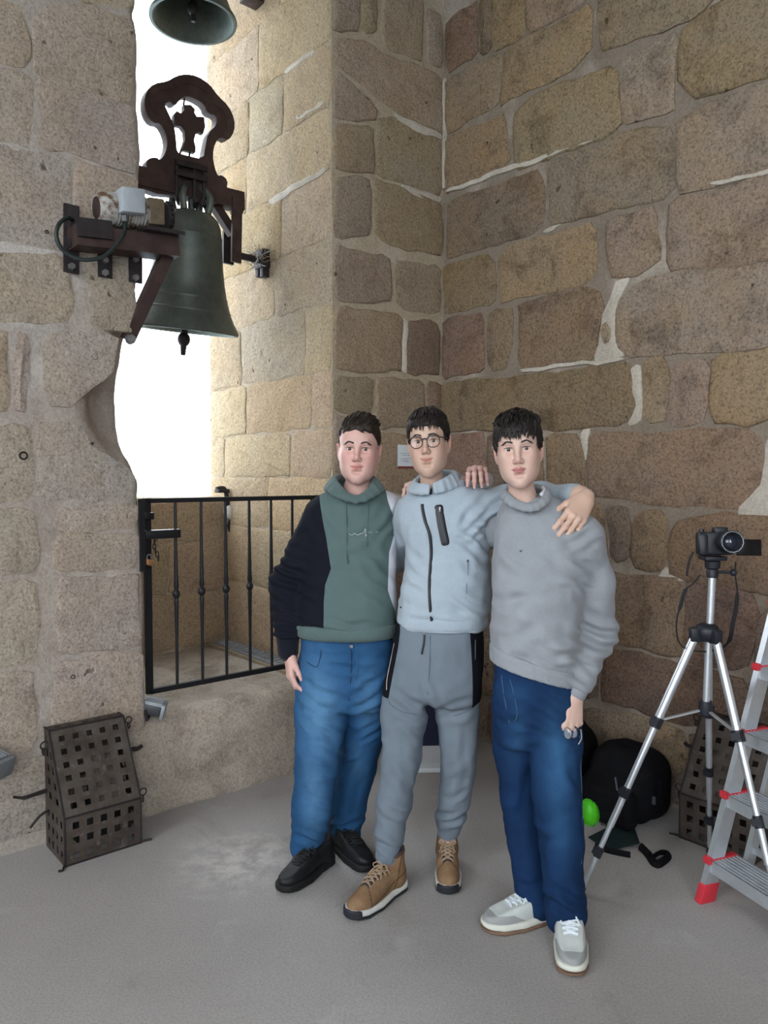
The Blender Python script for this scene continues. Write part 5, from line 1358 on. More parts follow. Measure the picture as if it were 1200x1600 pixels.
# ---------------------------------------------------------------- shoes
def shoe(parent, heel, toe, kind, mats, length=.295):
    heel = Vector(heel); toe = Vector(toe); f = toe - heel; f.z = 0; f.normalize(); f = -f   # local +y towards the heel
    ctr = toe - f * (-length * .77) * 1.0
    yv = f; xv = Vector((yv.y, -yv.x, 0))
    R = np.array([[xv.x, yv.x, 0], [xv.y, yv.y, 0], [0, 0, 1]], dtype=np.float32)
    s = length / .300; c0 = A3(ctr)
    tw = lambda p: (np.asarray(p, dtype=np.float32) * s) @ R.T + c0
    hi = kind == 'boot'; th = .030 if kind != 'white' else .034
    foot = [((0, .045), .036), ((0, -.02), .036), ((.003, -.10), .047), ((.002, -.165), .044), ((0, -.185), .040)]
    def sole_f(off, z0, z1, rad):
        def f_(p):
            d = None
            for k in range(len(foot) - 1):
                (a, ra), (b, rb) = foot[k], foot[k + 1]
                a = np.array(a, dtype=np.float32); b = np.array(b, dtype=np.float32); ab = b - a
                q = p[:, :2] - a; t_ = np.clip(q @ ab / ab.dot(ab), 0, 1); e = np.sqrt(((q - t_[:, None] * ab) ** 2).sum(1)) - (ra + (rb - ra) * t_) - off
                d = e if d is None else np.minimum(d, e)
            zt = z1 + np.interp(p[:, 1], [-.23, -.16, -.08, 0], [.012 if hi else .004, .002, 0, .006])
            zb = z0 + np.interp(p[:, 1], [-.24, -.17, -.1], [.010, .001, 0])
            dz = np.maximum(zb - p[:, 2], p[:, 2] - zt)
            e = np.maximum(d + rad, 0); g = np.maximum(dz + rad, 0)
            return np.sqrt(e * e + g * g) + np.minimum(np.maximum(d + rad, dz + rad), 0) - rad
        return _op('u', f_, (0, -.07, .02), .2, .004)
    def mk(name, ops, mat, par, seed=0, vox=.0042, amp=.0012, attrs=None):
        V, Q = net(ops, vox, (-.08, -.26, -.01), (.08, .13, .21)); V = relax(V, Q, 1)
        V = V + normals(V, Q) * (amp * vnoise(V, 40, seed))[:, None]
        at = {k: g(V) for k, g in (attrs or {}).items()}
        return mesh_np(name, tw(V), Q, mat, par, at), V, Q
    up = [ell((.002, -.150, .040), (.044, .074, .036 if kind != 'white' else .040), .03), ell((0, -.070, .055), (.041, .085, .052), .03), ell((0, .030, .055), (.0375, .048, .060), .03),
          cone((0, .020, .06), (0, .028, .150 if hi else .098), .041, .040 if hi else .037, .03), cone((0, -.02, .085), (0, -.095, .062), .030, .030, .03)]
    up += [half((0, 0, th * .6), (0, 0, -1), .004)]
    up += [cone((0, .024, .125 if hi else .085), (0, .026, .25), .0335, .036, .006, 's')]
    top = .158 if hi else .108
    up += [half((0, 0, top), (0, -.25, 1), .006)]
    sh = empty('shoe', None, None); sh.parent = parent
    if kind == 'white': at = {'panel': lambda V: np.maximum(np.where(V[:, 1] < -.085, .060 - V[:, 2] - .55 * np.maximum(V[:, 1] + .135, 0), -.01), np.minimum(V[:, 1] - .035, .085 - V[:, 2])).astype(np.float32)}
    elif kind == 'boot': at = {'panel': lambda V: np.minimum(np.abs(V[:, 1] + .132 + .5 * np.abs(V[:, 0])) - .0022, np.minimum(np.abs(V[:, 2] - .060 - .30 * (V[:, 1] + .05)) - .002, np.abs(V[:, 1] + .01 - .4 * (V[:, 2] - .06)) - .002)).astype(np.float32)}
    else: at = {'panel': lambda V: (np.abs(V[:, 1] + .128) - .002).astype(np.float32)}
    o, V, Q = mk('upper', up, mats['upper'], sh, 3, attrs=at)
    if kind == 'white':
        mk('midsole', [sole_f(.0045, .012, .034, .006)], mats['mid'], sh, 5, amp=.0004)
        mk('outsole', [sole_f(.0050, .0, .012, .003)], mats['out'], sh, 6, amp=.0004)
    elif kind == 'boot':
        mk('midsole', [sole_f(.005, .010, .030, .006)], mats['mid'], sh, 5, amp=.0006)
        mk('outsole', [sole_f(.0055, .0, .011, .003)], mats['out'], sh, 6, amp=.0006)
        mk('toe_cap', [sole_f(.0068, .0, .030, .006), half((0, -.198, 0), (0, 1, 0), .003)], mats['out'], sh, 7, amp=.0005)
    else:
        mk('outsole', [sole_f(.005, .0, .030, .006)], mats['mid'], sh, 5, amp=.0006)
    mk('collar', chain([(.0365 * math.cos(a), .024 + .0375 * math.sin(a), top - .006 + .25 * (.024 + .0375 * math.sin(a))) for a in np.linspace(0, 2 * math.pi, 13)], [.0065] * 13, .004), mats['collar'], sh, 8)
    mk('sock', [cone((0, .022, .07), (0, .024, (.195 if hi else .135)), .033, .033, .01)], mats['sock'], sh, 9)
    bv = bvh_of(V, Q)
    def top_at(x, y, lift=.002):
        h = bv.ray_cast(Vector((x, y - .02, .4)), Vector((0, .0, -1)))
        if h[0] is None: return Vector((x, y, .06))
        return h[0] + Vector((0, -.3, 1)).normalized() * lift
    tg = MB(); yy = np.linspace(-.118, -.022 if not hi else -.010, 7)
    V_t = []
    for y in yy:
        for x in (-.016, -.008, 0, .008, .016):
            V_t.append(top_at(x * (1.25 if hi else 1), y, .0034 - abs(x) * .06))
    tg.v = [tuple(v) for v in V_t]; tg.f = [(i * 5 + k, i * 5 + k + 1, i * 5 + k + 6, i * 5 + k + 5) for i in range(6) for k in range(4)]
    tg.v = [tuple(v) for v in tw(np.array(tg.v))]; tg.build('tongue', mats['tongue'], sh)
    la = MB(); rows = list(np.linspace(-.112, -.026 if not hi else -.016, 6)); r_ = .0026 if kind != 'white' else .0032
    for i, y in enumerate(rows):
        wx = .021 + .002 * i
        la.tube([top_at(x, y + .004 * (1 - abs(x) / wx), .0042 if abs(x) < wx * .8 else .001) for x in np.linspace(-wx, wx, 7)], r_, 6)
        if i < len(rows) - 1:
            for sg in (-1, 1): la.tube([top_at(sg * wx * (1 - 1.8 * k / 6), y + (rows[i + 1] - y) * k / 6, .0045) for k in range(7)], r_ * .9, 6)
    tp = top_at(0, rows[-1], .006)
    for sg in (-1, 1):
        la.tube(spline([tp, tp + Vector((sg * .018, -.006, .012)), tp + Vector((sg * .034, -.016, .002)), tp + Vector((sg * .020, -.018, -.004)), tp + Vector((0, -.004, .001))], 4), r_ * .9, 6)
        la.tube(spline([tp, tp + Vector((sg * .012, -.020, .004)), tp + Vector((sg * .026, -.042, -.014)), tp + Vector((sg * .032, -.05, -.022))], 4), r_ * .9, 6)
    la.v = [tuple(v) for v in tw(np.array(la.v))]; la.build('laces', mats['lace'], sh)
    return sh
def ribbed(name, ops, mat, parent, axis, freq=420, amp=.0012, vox=.005, center=None):
    """knitted cuff or hem: fine vertical ribs running along the given axis"""
    V, Q = net(ops, vox); V = relax(V, Q, 1); N_ = normals(V, Q)
    ax = A3(Vector(axis).normalized()); c = V.mean(0); q = V - c; q = q - (q @ ax)[:, None] * ax
    u = Vector(axis).orthogonal().normalized(); w = Vector(axis).normalized().cross(u)
    an = np.arctan2(q @ A3(w), q @ A3(u))
    V = V + N_ * (amp * np.sin(an * freq * .2) + .001 * vnoise(V, 35, 2))[:, None]
    return mesh_np(name, V, Q, mat, parent)
def collar_band(name, base, lo, hi, mat, parent, vox=.0045, rib=0, closed=True, fold=.0):
    """cloth band standing between a lower and an upper ring of points"""
    n = len(lo); ops = []
    for i in range(n - (0 if closed else 1)):
        j = (i + 1) % n
        a, b, c, d = (np.array(lo[i]), np.array(lo[j]), np.array(hi[i]), np.array(hi[j]))
        for t_ in (0, .33, .67, 1): ops.append(cone(a * (1 - t_) + c * t_, b * (1 - t_) + d * t_, base, base, .012))
    V, Q = net(ops, vox); V = relax(V, Q, 2); N_ = normals(V, Q); c0 = V.mean(0)
    an = np.arctan2(V[:, 0] - c0[0], V[:, 1] - c0[1])
    V = V + N_ * ((.0008 * np.sin(an * rib) if rib else 0) + fold * vnoise(V, 22, 7) + .0012 * vnoise(V, 45, 8))[:, None]
    return mesh_np(name, V, Q, mat, parent)
def band(rows, z0, z1, grow=.003, **kw):
    rows = sorted(rows); R_ = np.array(rows); out = []
    for z in np.linspace(z0, z1, 4):
        zz = min(max(z, R_[0, 0]), R_[-1, 0]); out.append((z,) + tuple(float(np.interp(zz, R_[:, 0], R_[:, k])) + (grow if k >= 3 else 0) for k in range(1, 5)))
    return stack(out, **kw)
def stitched(bv, pts, r, mat, name, parent, n=5, lift=.001, flat=None):
    q = [see(bv, x, y, lift) for x, y in pts]; q = [v for v in q if v is not None]
    if len(q) < 2: return None
    return MB().tube(spline(q, n), r, 6).build(name, mat, parent)
def person(label, head, body_ops, hands):
    """the figure itself: one mesh of head, neck, trunk, limbs and hands"""
    root = bpy.data.objects.new('person', bpy.data.meshes.new('person')); COL.objects.link(root)
    tag(root, label, 'person', 'three young men posing')
    hv, hq, hc, tw, face = build_head(head, root)
    Vs, Qs, Cs = [hv], [hq], [hc]; n = len(hv); skin = head['skin']
    V, Q = net(body_ops, .010); Vs.append(V); Qs.append(Q + n); Cs.append(np.tile(np.array(skin, dtype=np.float32), (len(V), 1))); n += len(V)
    for ops, tips, sc in hands:
        V, Q = net(ops, .0026); V = relax(V, Q, 1, .3); hcx = hand_colors(V, tips, head.get('handskin', skin))
        Vs.append(V); Qs.append(Q + n); Cs.append(hcx); n += len(V)
        nails(tips, sc, root, head['nail'])
    tmp = mesh_np('person', np.concatenate(Vs), np.concatenate(Qs), skin_mat('skin_tone', skin), None, None, {'skin': np.concatenate(Cs)})
    old = root.data; root.data = tmp.data; bpy.data.objects.remove(tmp); bpy.data.meshes.remove(old)
    root.data.name = 'person'
    return root, tw, face

# ---------------------------------------------------------------- materials of the three
HAIR_L = hair_mat('hair_dark_brown', (.022, .015, .011)); HAIR_M = hair_mat('hair_black_brown', (.012, .009, .008)); HAIR_R = hair_mat('hair_brown_black', (.013, .010, .009))
NAIL = simple('nail', (.62, .42, .37), .3, 0, .05)
SOCK_BLK = fabric('sock_black', (.012, .012, .016)); SOCK_W = fabric('sock_white', (.62, .64, .66)); SOCK_NAVY = fabric('sock_navy', (.018, .022, .038))
M_RIB_GREEN = fabric('green_jersey', (.090, .134, .131), .08)
CORD = fabric('cord_green', (.075, .122, .116), .05, 30)
def arm(pts, rs, k=.03): return chain(pts, rs, k)
crown = Vector((0, .03, .118))

# ================================================================== LEFT: hoodie and blue jeans
Y1 = 3.03
sh_r, el_r, wr_r = P(497, 808, 3.05), P(447, 912, 3.07), P(450, 1018, 3.00)
sh_l, el_l, wr_l = P(603, 800, 3.08), P(690, 815, 3.26), P(752, 752, 3.04)
def flow_l(p, n, rs):
    if p.y < -.03 and p.z < .066 - .02 * max(0, abs(p.x) - .05) / .02: return None
    front = p.y < -.02 and p.z > .045
    if p.z < .02: return (Vector((0, .5, -1)), .016, .1, .10)
    if front: return (Vector((.75, .55, .55)), rs.uniform(.030, .044), .15, .55)
    if p.x < -.055: return (Vector((.1, .6, -.6)), .018, .2, .12)
    return (Vector((.55, .8, .0)), rs.uniform(.026, .038), .3, .25)
HL = dict(scale=1.075, wid=.955, pos=P(561, 703, 3.0), R=rot(yaw=-2, roll=2), skin=(.60, .375, .325), red=(.56, .24, .22), blush=1.0, full=.001, jaw=1.03, chin=-.001, mouth=-.064, mouthw=.0300, smile=.0042, lipk=.88, neck=.060,
          nose=.98, hairmat=HAIR_L, hairline=[(-.2, .064), (-.085, .064), (-.066, .056), (-.050, .030), (-.034, .012), (-.016, -.012), (-.004, -.004), (.012, .022), (.03, .008), (.055, -.045), (.12, -.060)],
          cap=[((0, .014, .032), (.0785, .1015, .0860)), ((.006, -.010, .058), (.068, .078, .060)), ((.012, -.030, .071), (.052, .050, .046))], locks=900, flow=flow_l, seed=3, mess=.10, lockw=.75, nail=NAIL, browz=.0195, shade=.10, iris=(.03, .025, .02))
handL_r, tipsL_r = hand_ops(wr_r, (.35, -.94, 0), (.10, -.12, -1), 1.0, curls=[(.30, .55, .4), (.42, .6, .45), (.50, .65, .45), (.55, .65, .45)], thumb=(.25, .35, .25), side=-1)
handL_l, tipsL_l = hand_ops(P(748, 742, 2.985), (-1, -.05, 0), (-.16, -.97, .24), 1.0, curls=[(.62, .75, .30), (.70, .80, .30), (.72, .85, .30), (.75, .85, .35)], spread=.10, thumb=(.85, .2, .45), side=1)
body = [stack([(1.02, P(545, 990, Y1).x, Y1, .12, .07), (1.25, P(545, 900, Y1).x, Y1 + .01, .13, .075), (1.40, P(550, 820, Y1).x, Y1 + .02, .11, .06), (1.46, P(556, 785, Y1).x, Y1 + .02, .07, .05)], .03)]
body += arm([sh_r, el_r, wr_r], [.055, .042, .030]) + arm([sh_l, el_l, wr_l, P(748, 742, 2.985)], [.055, .042, .030, .026])
hip1, kn1, an1 = P(507, 1070, 3.05), P(496, 1190, 3.00), P(482, 1325, 3.00)
hip2, kn2, an2 = P(577, 1070, 3.08), P(560, 1190, 3.15), P(541, 1300, 3.15)
body += [stack([(.82, P(545, 1060, Y1).x, Y1, .12, .08), (1.05, P(545, 990, Y1).x, Y1, .12, .08)], .03)] + chain([hip1, kn1, an1], [.06, .05, .036]) + chain([hip2, kn2, an2], [.06, .05, .036])
p1, tw1, face1 = person('young man in green, black and white hoodie and blue jeans, standing on the left', HL, body, [(handL_r, tipsL_r, 1.0), (handL_l, tipsL_l, 1.0)])
p1['base'] = tuple(PZ(500, 1350))
# hoodie
rowsL = [prow(760, 520, 596, 3.04, .075), prow(772, 505, 606, 3.04, .095), prow(790, 490, 617, 3.04, .115), prow(820, 478, 621, 3.04, .130), prow(860, 476, 620, 3.04, .138), prow(900, 474, 619, 3.04, .142), prow(940, 470, 620, 3.03, .150), prow(965, 466, 621, 3.03, .152), prow(995, 466, 620, 3.03, .146), prow(1010, 468, 619, 3.03, .140)]
zhem = P(545, 1003, 2.90).z
hood_ops = [stack(rowsL, .03, ex=2.25)] + chain([sh_r + Vector((.02, 0, .0)), el_r, wr_r + Vector((0, 0, .0))], [.078, .061, .052], .05) + chain([sh_l, el_l, wr_l], [.075, .062, .046], .05)
neckL = tw1([(0, .028, -.145)])[0]
nkL = A3(P(553, 763, 3.0))
hood_ops += [ell(nkL + np.array([0, .0, .035]), (.088, .095, .062), .015, 's'), cone(nkL + np.array([0, -.04, .02]), nkL + np.array([0, -.16, .005]), .05, .034, .02, 's'),
             half((0, 0, zhem), (0, 0, -1))]
bl = xline([(492, 760), (499, 793), (509, 841), (517, 889), (508, 914), (506, 940), (506, 1010)], 2.90)
wl_ = xline([(596, 740), (602, 762), (606, 783), (620, 822), (608, 865), (606, 923), (618, 960), (622, 1010)], 2.93)
t = NT('hoodie_panels')
kb = t.math('GREATER_THAN', 0.0, t.attr('black_side')); kw = t.math('GREATER_THAN', t.attr('white_side'), 0.0)
c = t.mix(kw, t.mix(kb, (.090, .134, .131), (.007, .008, .014)), (.68, .69, .76))
c = t.mix(t.math('MULTIPLY', t.ramp(t.noise(260, 3, .7), [(.35, 1.0), (.6, 0.0)]), .2), c, t.mix(1.0, c, (.7, .7, .72), 'MULTIPLY'))
M_HOODIE = t.out(c, .92, t.bump(t.noise(30, 4), .22, .006), 0, .15)
foldsL = [fold(540, 985, 2.9, 80, .16, .0065, .050, 1, .05), fold(600, 900, 2.9, 50, .10, .0055, .055, 2), fold(480, 930, 2.9, 60, .07, .006, .05, 3), fold(447, 905, 3.02, 70, .10, .008, .045, 4), fold(448, 985, 3.0, 80, .08, .007, .035, 5),
          fold(500, 815, 2.95, 30, .08, .005, .05, 6), fold(600, 820, 2.95, 140, .07, .005, .05, 7), fold(560, 860, 2.9, 95, .12, .003, .08, 8)]
hoodie, bvL, _ = garment('hoodie', hood_ops, .0055, foldsL, M_HOODIE, p1, {'black_side': lambda V: (V[:, 0] - bl(V)).astype(np.float32), 'white_side': lambda V: (V[:, 0] - wl_(V)).astype(np.float32)}, .003, 100)
# hood lying around the neck
n0 = nkL
lo_r, hi_r = [], []
for a in np.linspace(0, 2 * math.pi, 20, endpoint=False):
    x, y = math.sin(a), -math.cos(a); fr = max(0, -y)        # starts at the front
    lo_r.append(n0 + np.array([.108 * x + .012 * fr, (.124 if y < 0 else .108) * y + .012, -.012 + .020 * (1 + y) / 2 - .032 * fr ** 3], dtype=np.float32))
    hi_r.append(n0 + np.array([.080 * x + .012 * fr, (.098 if y < 0 else .094) * y + .012, .016 + .034 * (1 + y) / 2 - .054 * fr ** 2.5], dtype=np.float32))
hood = collar_band('hood', .0095, lo_r, hi_r, M_RIB_GREEN, hoodie, .005, 0, True, .0018)
V, Q = net([ell(n0 + np.array([.0, .125, -.005]), (.105, .045, .065), .05)], .006); mesh_np('hood_back', V + normals(V, Q) * (.006 * vnoise(V, 14, 3))[:, None], Q, M_RIB_GREEN, hoodie)
MB_d = []
for pts in ([(540, 779), (541, 800), (542, 840), (542, 868), (543, 876)], [(575, 780), (575, 800), (574, 835), (573, 848)]):
    q = [see(bvL, x, y, .003) for x, y in pts]
    o = MB().tube(spline(q, 6), .0028, 6)
    o.tube([q[-1] - UP * .012, q[-1] + UP * .004], .0042, 6); o.build('drawstring', CORD, hoodie)
ribbed('hem_band', [band(rowsL, zhem, P(545, 980, 2.90).z, .010, k=.01, ex=2.25)], M_RIB_GREEN, hoodie, UP, 500, .0010, .006)
ribbed('cuff', chain([wr_r + (el_r - wr_r).normalized() * .055, wr_r + (el_r - wr_r).normalized() * .0], [.046, .041], .01), fabric('cuff_black', (.007, .008, .014)), hoodie, wr_r - el_r, 260, .0010)
stitched(bvL, [(545, 834), (550, 836), (554, 833), (558, 836), (563, 834), (568, 832), (571, 826), (571, 838), (576, 832), (590, 831)], .0007, simple('white_thread', (.62, .66, .66), .7), 'script_line', hoodie, 6, .0015)
# jeans
def fadefn(centres):
    def f(V):
        w = np.zeros(len(V), np.float32)
        for (px, py, Y, rx, rz, a) in centres:
            c_ = A3(P(px, py, Y)); q = V - c_; w = np.maximum(w, a * np.exp(-(q[:, 0] / rx) ** 2 - (q[:, 2] / rz) ** 2 - (np.maximum(q[:, 1], 0) / .06) ** 2))
        return w
    return f
M_JEANS_L = denim('denim_mid_blue', (.020, .078, .185), (.115, .255, .420)); M_JEANS_R = denim('denim_dark_blue', (.007, .027, .082), (.032, .105, .215))
rowsJ = [prow(980, 472, 614, 3.03, .125), prow(1010, 468, 615, 3.03, .130), prow(1050, 465, 615, 3.03, .132), prow(1085, 463, 612, 3.03, .122), prow(1105, 466, 606, 3.03, .105)]
jl = [stack(rowsJ, .03)] + chain([P(507, 1080, 3.04), P(502, 1115, 3.03), P(496, 1190, 2.99), P(488, 1260, 2.99), P(481, 1322, 3.0)], [.104, .102, .086, .078, .069], .03) \
    + chain([P(577, 1080, 3.07), P(574, 1115, 3.11), P(560, 1190, 3.15), P(547, 1250, 3.16), P(541, 1298, 3.15)], [.098, .094, .078, .070, .066], .012)
jl += [half((0, 0, P(481, 1326, 2.95).z), (0, -.25, -1))]
fJ = [fold(478, 1308, 2.95, 70, .07, .009, .045, 11, .035), fold(545, 1284, 3.1, 110, .07, .008, .045, 12, .035), fold(512, 1185, 2.93, 50, .05, .005, .05, 13, .07), fold(545, 1190, 3.08, 130, .05, .005, .05, 14, .07), fold(480, 1230, 2.93, 12, .05, .0035, .07, 18, .16), fold(555, 1230, 3.08, 168, .05, .0035, .07, 19, .14),
      fold(520, 1080, 2.93, 60, .10, .006, .055, 15), fold(575, 1085, 2.93, 120, .10, .006, .055, 16), fold(545, 1040, 2.92, 90, .14, .004, .05, 17)]
jeansL, bvJ, _ = garment('jeans', jl, .0058, fJ + [fold(520, 1150, 2.93, 55, .07, .005, .045, 60, .05), fold(580, 1150, 3.0, 125, .06, .005, .045, 61, .05), fold(505, 1265, 2.93, 62, .05, .005, .04, 62, .06)], M_JEANS_L, p1, {'fade': fadefn([(500, 1110, 2.95, .07, .20, .9), (492, 1230, 2.93, .05, .18, .7), (575, 1110, 2.97, .05, .18, .55), (558, 1200, 3.03, .04, .1, .35)])}, .0042, 140)
THR = simple('seam_thread', (.05, .12, .22), .8); DK = simple('seam_dark', (.012, .03, .07), .9)
stitched(bvJ, [(548, 1003), (549, 1030), (548, 1060), (545, 1095)], .0022, DK, 'fly_seam', jeansL)
stitched(bvJ, [(556, 1003), (558, 1030), (556, 1055), (549, 1070)], .0012, THR, 'fly_stitch', jeansL)
MB().lathe([(0, .004), (.006, .004), (.008, 0)], see(bvJ, 549, 1010, .001) or P(549, 1010, 2.9), (0, -1, 0), 12).build('button', M_STEEL, jeansL)
stitched(bvJ, [(470, 1024), (482, 1036), (496, 1041), (502, 1016)], .0014, DK, 'pocket_seam', jeansL)
M_BLKSHOE = simple('black_leather', (.0055, .0055, .007), .55, 0, .2, 30, .2, 90); M_BLKSOLE = simple('black_rubber', (.005, .005, .006), .7)
blk = dict(upper=M_BLKSHOE, mid=M_BLKSOLE, out=M_BLKSOLE, collar=M_BLKSHOE, sock=SOCK_BLK, tongue=M_BLKSHOE, lace=simple('black_lace', (.012, .012, .013), .8))
shoe(p1, PZ(500, 1355), PZ(436, 1398), 'low', blk, .30).name = 'shoe'
shoe(p1, PZ(527, 1322), PZ(579, 1366), 'low', blk, .30)

# ================================================================== MIDDLE: zip jacket and track pants
Y2 = 2.90
msr, mer, mwr = P(640, 800, 2.95), P(612, 870, 3.16), P(575, 900, 3.30)
msl, mel, mwl = P(742, 790, 2.90), P(846, 782, 2.90), P(906, 775, 2.64)
def flow_m(p, n, rs):
    if p.y < -.045 and p.z < .070: return None
    d = (p - crown); d.z *= .6
    if p.y < -.035 and p.z > .05: return (Vector((d.x * 1.1 - .01 if abs(p.x) < .042 else -.12 * p.x / abs(p.x), -.6, -.9)), rs.uniform(.032, .050), .25, .15)
    if p.z < .02: return (Vector((0, .3, -1)), .014, .1, .0)
    return (Vector((d.x, d.y, d.z - .02)), rs.uniform(.028, .040), .30, .08 if p.z < .08 else .16)
HM = dict(scale=1.03, wid=.945, fringe=.044, fjit=.014, pos=P(670, 692, 2.88), R=rot(yaw=-11, roll=-4, pitch=-1), skin=(.565, .385, .30), red=(.56, .27, .23), blush=.6, jaw=1.0, chin=-.004, mouth=-.066, mouthw=.0290, smile=.0075, lipk=.78, neck=.046, nose=1.0, shade=.22,
          hairmat=HAIR_M, hairline=[(-.2, .056), (-.085, .055), (-.066, .046), (-.050, .022), (-.036, .006), (-.018, -.018), (-.004, -.008), (.012, .022), (.03, .010), (.055, -.045), (.12, -.065)],
          cap=[((0, .014, .034), (.0810, .1020, .0865)), ((0, -.010, .050), (.0745, .086, .069)), ((0, .02, .070), (.06, .07, .052))], locks=1500, flow=flow_m, seed=5, mess=.14, lockw=.8, nail=NAIL, browz=.0200, iris=(.025, .016, .010))
kx = P(898, 792, 2.56)
handM_l, tipsM_l = hand_ops(P(916, 777, 2.60), (-.72, .05, .60), (-.50, -.55, -.66), 1.06, curls=[(.34, .36, .25), (.36, .40, .26), (.38, .42, .28), (.40, .44, .30)], spread=.05, thumb=(.45, .55, .25), side=1, wl=-.005)
handM_r, tipsM_r = hand_ops(mwr, (0, -.4, .9), (-1, .1, -.05), 1.0, side=1)
body = [stack([(1.02, P(690, 985, Y2).x, Y2, .11, .07), (1.25, P(694, 890, Y2).x, Y2 + .01, .11, .07), (1.42, P(692, 810, Y2).x, Y2 + .02, .10, .06), (1.48, P(682, 770, Y2).x, Y2 + .02, .06, .05)], .03)]
body += arm([msr, mer, mwr], [.05, .04, .028]) + arm([msl, mel, mwl, P(913, 776, 2.615)], [.05, .04, .030, .026])
mh1, mk1, ma1 = P(645, 1060, 2.90), P(626, 1190, 2.85), P(604, 1352, 2.80)
mh2, mk2, ma2 = P(714, 1060, 2.92), P(718, 1190, 2.92), P(699, 1310, 2.98)
body += [stack([(.82, P(683, 1060, Y2).x, Y2, .11, .07), (1.06, P(685, 980, Y2).x, Y2, .11, .07)], .03)] + chain([mh1, mk1, ma1], [.055, .045, .034]) + chain([mh2, mk2, ma2], [.055, .045, .034])
p2, tw2, face2 = person('young man with glasses in pale grey zip jacket and grey track pants, in the middle', HM, body, [(handM_l, tipsM_l, 1.04), (handM_r, tipsM_r, 1.0)])
# glasses
def to2(mb): mb.v = [tuple(v) for v in tw2(np.array(mb.v, dtype=np.float32))]; return mb
gl = empty('glasses', None, None); gl.parent = p2
M_FRAME = simple('dark_tortoise', (.022, .013, .010), .3, 0, .4, 60)
glass = bpy.data.materials.new('clear_lens'); glass.use_nodes = True
nb = glass.node_tree.nodes; nb.clear(); o_n = nb.new('ShaderNodeOutputMaterial'); tr = nb.new('ShaderNodeBsdfTransparent'); gs = nb.new('ShaderNodeBsdfGlossy'); gs.inputs['Roughness'].default_value = .03; mx = nb.new('ShaderNodeMixShader'); mx.inputs[0].default_value = .035
glass.node_tree.links.new(tr.outputs[0], mx.inputs[1]); glass.node_tree.links.new(gs.outputs[0], mx.inputs[2]); glass.node_tree.links.new(mx.outputs[0], o_n.inputs[0])
gy = -.107
for s in (-1, 1):
    rim = []; pts2 = []
    for k in range(29):
        a = 2 * math.pi * k / 28; ca, sa = math.cos(a), math.sin(a)
        x = s * .0345 + .0245 * math.copysign(abs(ca) ** .85, ca); z = -.003 + .0205 * math.copysign(abs(sa) ** .85, sa)
        rim.append(Vector((x, gy + .30 * (abs(x) - .02) ** 2 * 10 + .0, z))); pts2.append(rim[-1])
    rm = to2(MB().tube(rim, [.0024 if math.sin(2 * math.pi * k / 28) > .2 else .0016 for k in range(29)], 7)).build('rim', M_FRAME, gl)
    m = MB(); cen = sum(pts2[:-1], Vector()) / 28; m.v = [tuple(cen)] + [tuple(q) for q in pts2[:-1]]; m.f = [(0, k + 1, (k + 1) % 28 + 1) for k in range(28)]
    to2(m).build('lens', glass, gl)
    to2(MB().tube(spline([Vector((s * .059, gy + .006, .010)), Vector((s * .068, gy + .016, .010)), Vector((s * .078, -.04, .010)), Vector((s * .0835, .008, .010)), Vector((s * .083, .025, -.004))], 5), .0021, 6)).build('temple', M_FRAME, gl)
to2(MB().tube(spline([Vector((-.0115, gy, .004)), Vector((0, gy - .002, .0085)), Vector((.0115, gy, .004))], 5), .0021, 6)).build('bridge', M_FRAME, gl)
# jacket
M_JACKET = fabric('pale_grey_heather', (.345, .405, .460), .06, 6, bump=.22, heather=.12); M_JINSIDE = fabric('hood_grey', (.25, .27, .31), .08)
rowsM = [prow(752, 660, 705, 2.92, .07), prow(765, 644, 732, 2.92, .088), prow(785, 628, 752, 2.91, .105), prow(815, 624, 762, 2.90, .115), prow(850, 632, 764, 2.90, .120), prow(890, 633, 766, 2.90, .122), prow(930, 624, 766, 2.90, .126), prow(960, 621, 763, 2.90, .128), prow(990, 623, 760, 2.90, .120), prow(1000, 624, 759, 2.90, .118)]
zhm = P(690, 991, 2.78).z
jk = [stack(rowsM, .03, ex=2.2)] + chain([msr + Vector((.02, 0, 0)), mer, mwr], [.072, .060, .048], .05) + chain([msl + Vector((-.02, 0, -.01)), (msl + mel) / 2 + Vector((0, 0, -.012)), mel, mwl + (mel - mwl).normalized() * .03], [.076, .070, .060, .043], .05)
neckM = tw2([(0, .028, -.140)])[0]
nkM = A3(P(680, 757, 2.90))
jk += [ell(nkM + np.array([0, 0, .04]), (.070, .078, .055), .012, 's'), cone(nkM + np.array([-.01, -.03, .03]), nkM + np.array([-.025, -.12, .01]), .045, .03, .02, 's'), half((0, 0, zhm), (0, 0, -1))]
fM = [fold(690, 965, 2.8, 85, .16, .004, .06, 21, .05), fold(640, 900, 2.8, 40, .07, .006, .05, 22), fold(745, 860, 2.82, 55, .09, .0075, .05, 23), fold(755, 800, 2.82, 130, .09, .009, .045, 24), fold(735, 940, 2.8, 60, .08, .005, .05, 25), fold(800, 800, 2.85, 120, .10, .008, .045, 26), fold(650, 830, 2.8, 150, .06, .004, .05, 27)]
jacket, bvM, _ = garment('zip_jacket', jk, .0055, fM, M_JACKET, p2, None, .0042, 200)
n0 = nkM; lo_r, hi_r = [], []
for a in np.linspace(.16, 2 * math.pi - .16, 21):
    x, y = math.sin(a), -math.cos(a); fr = max(0, -y)
    lo_r.append(n0 + np.array([.094 * x - .020 * fr, (.104 if y < 0 else .098) * y + .006, -.018 + .020 * (1 + y) / 2 + .010 * x - .012 * fr ** 2], dtype=np.float32))
    hi_r.append(n0 + np.array([.074 * x - .020 * fr, (.090 if y < 0 else .082) * y + .006, .008 + .034 * (1 + y) / 2 + .016 * x - .008 * fr ** 2], dtype=np.float32))
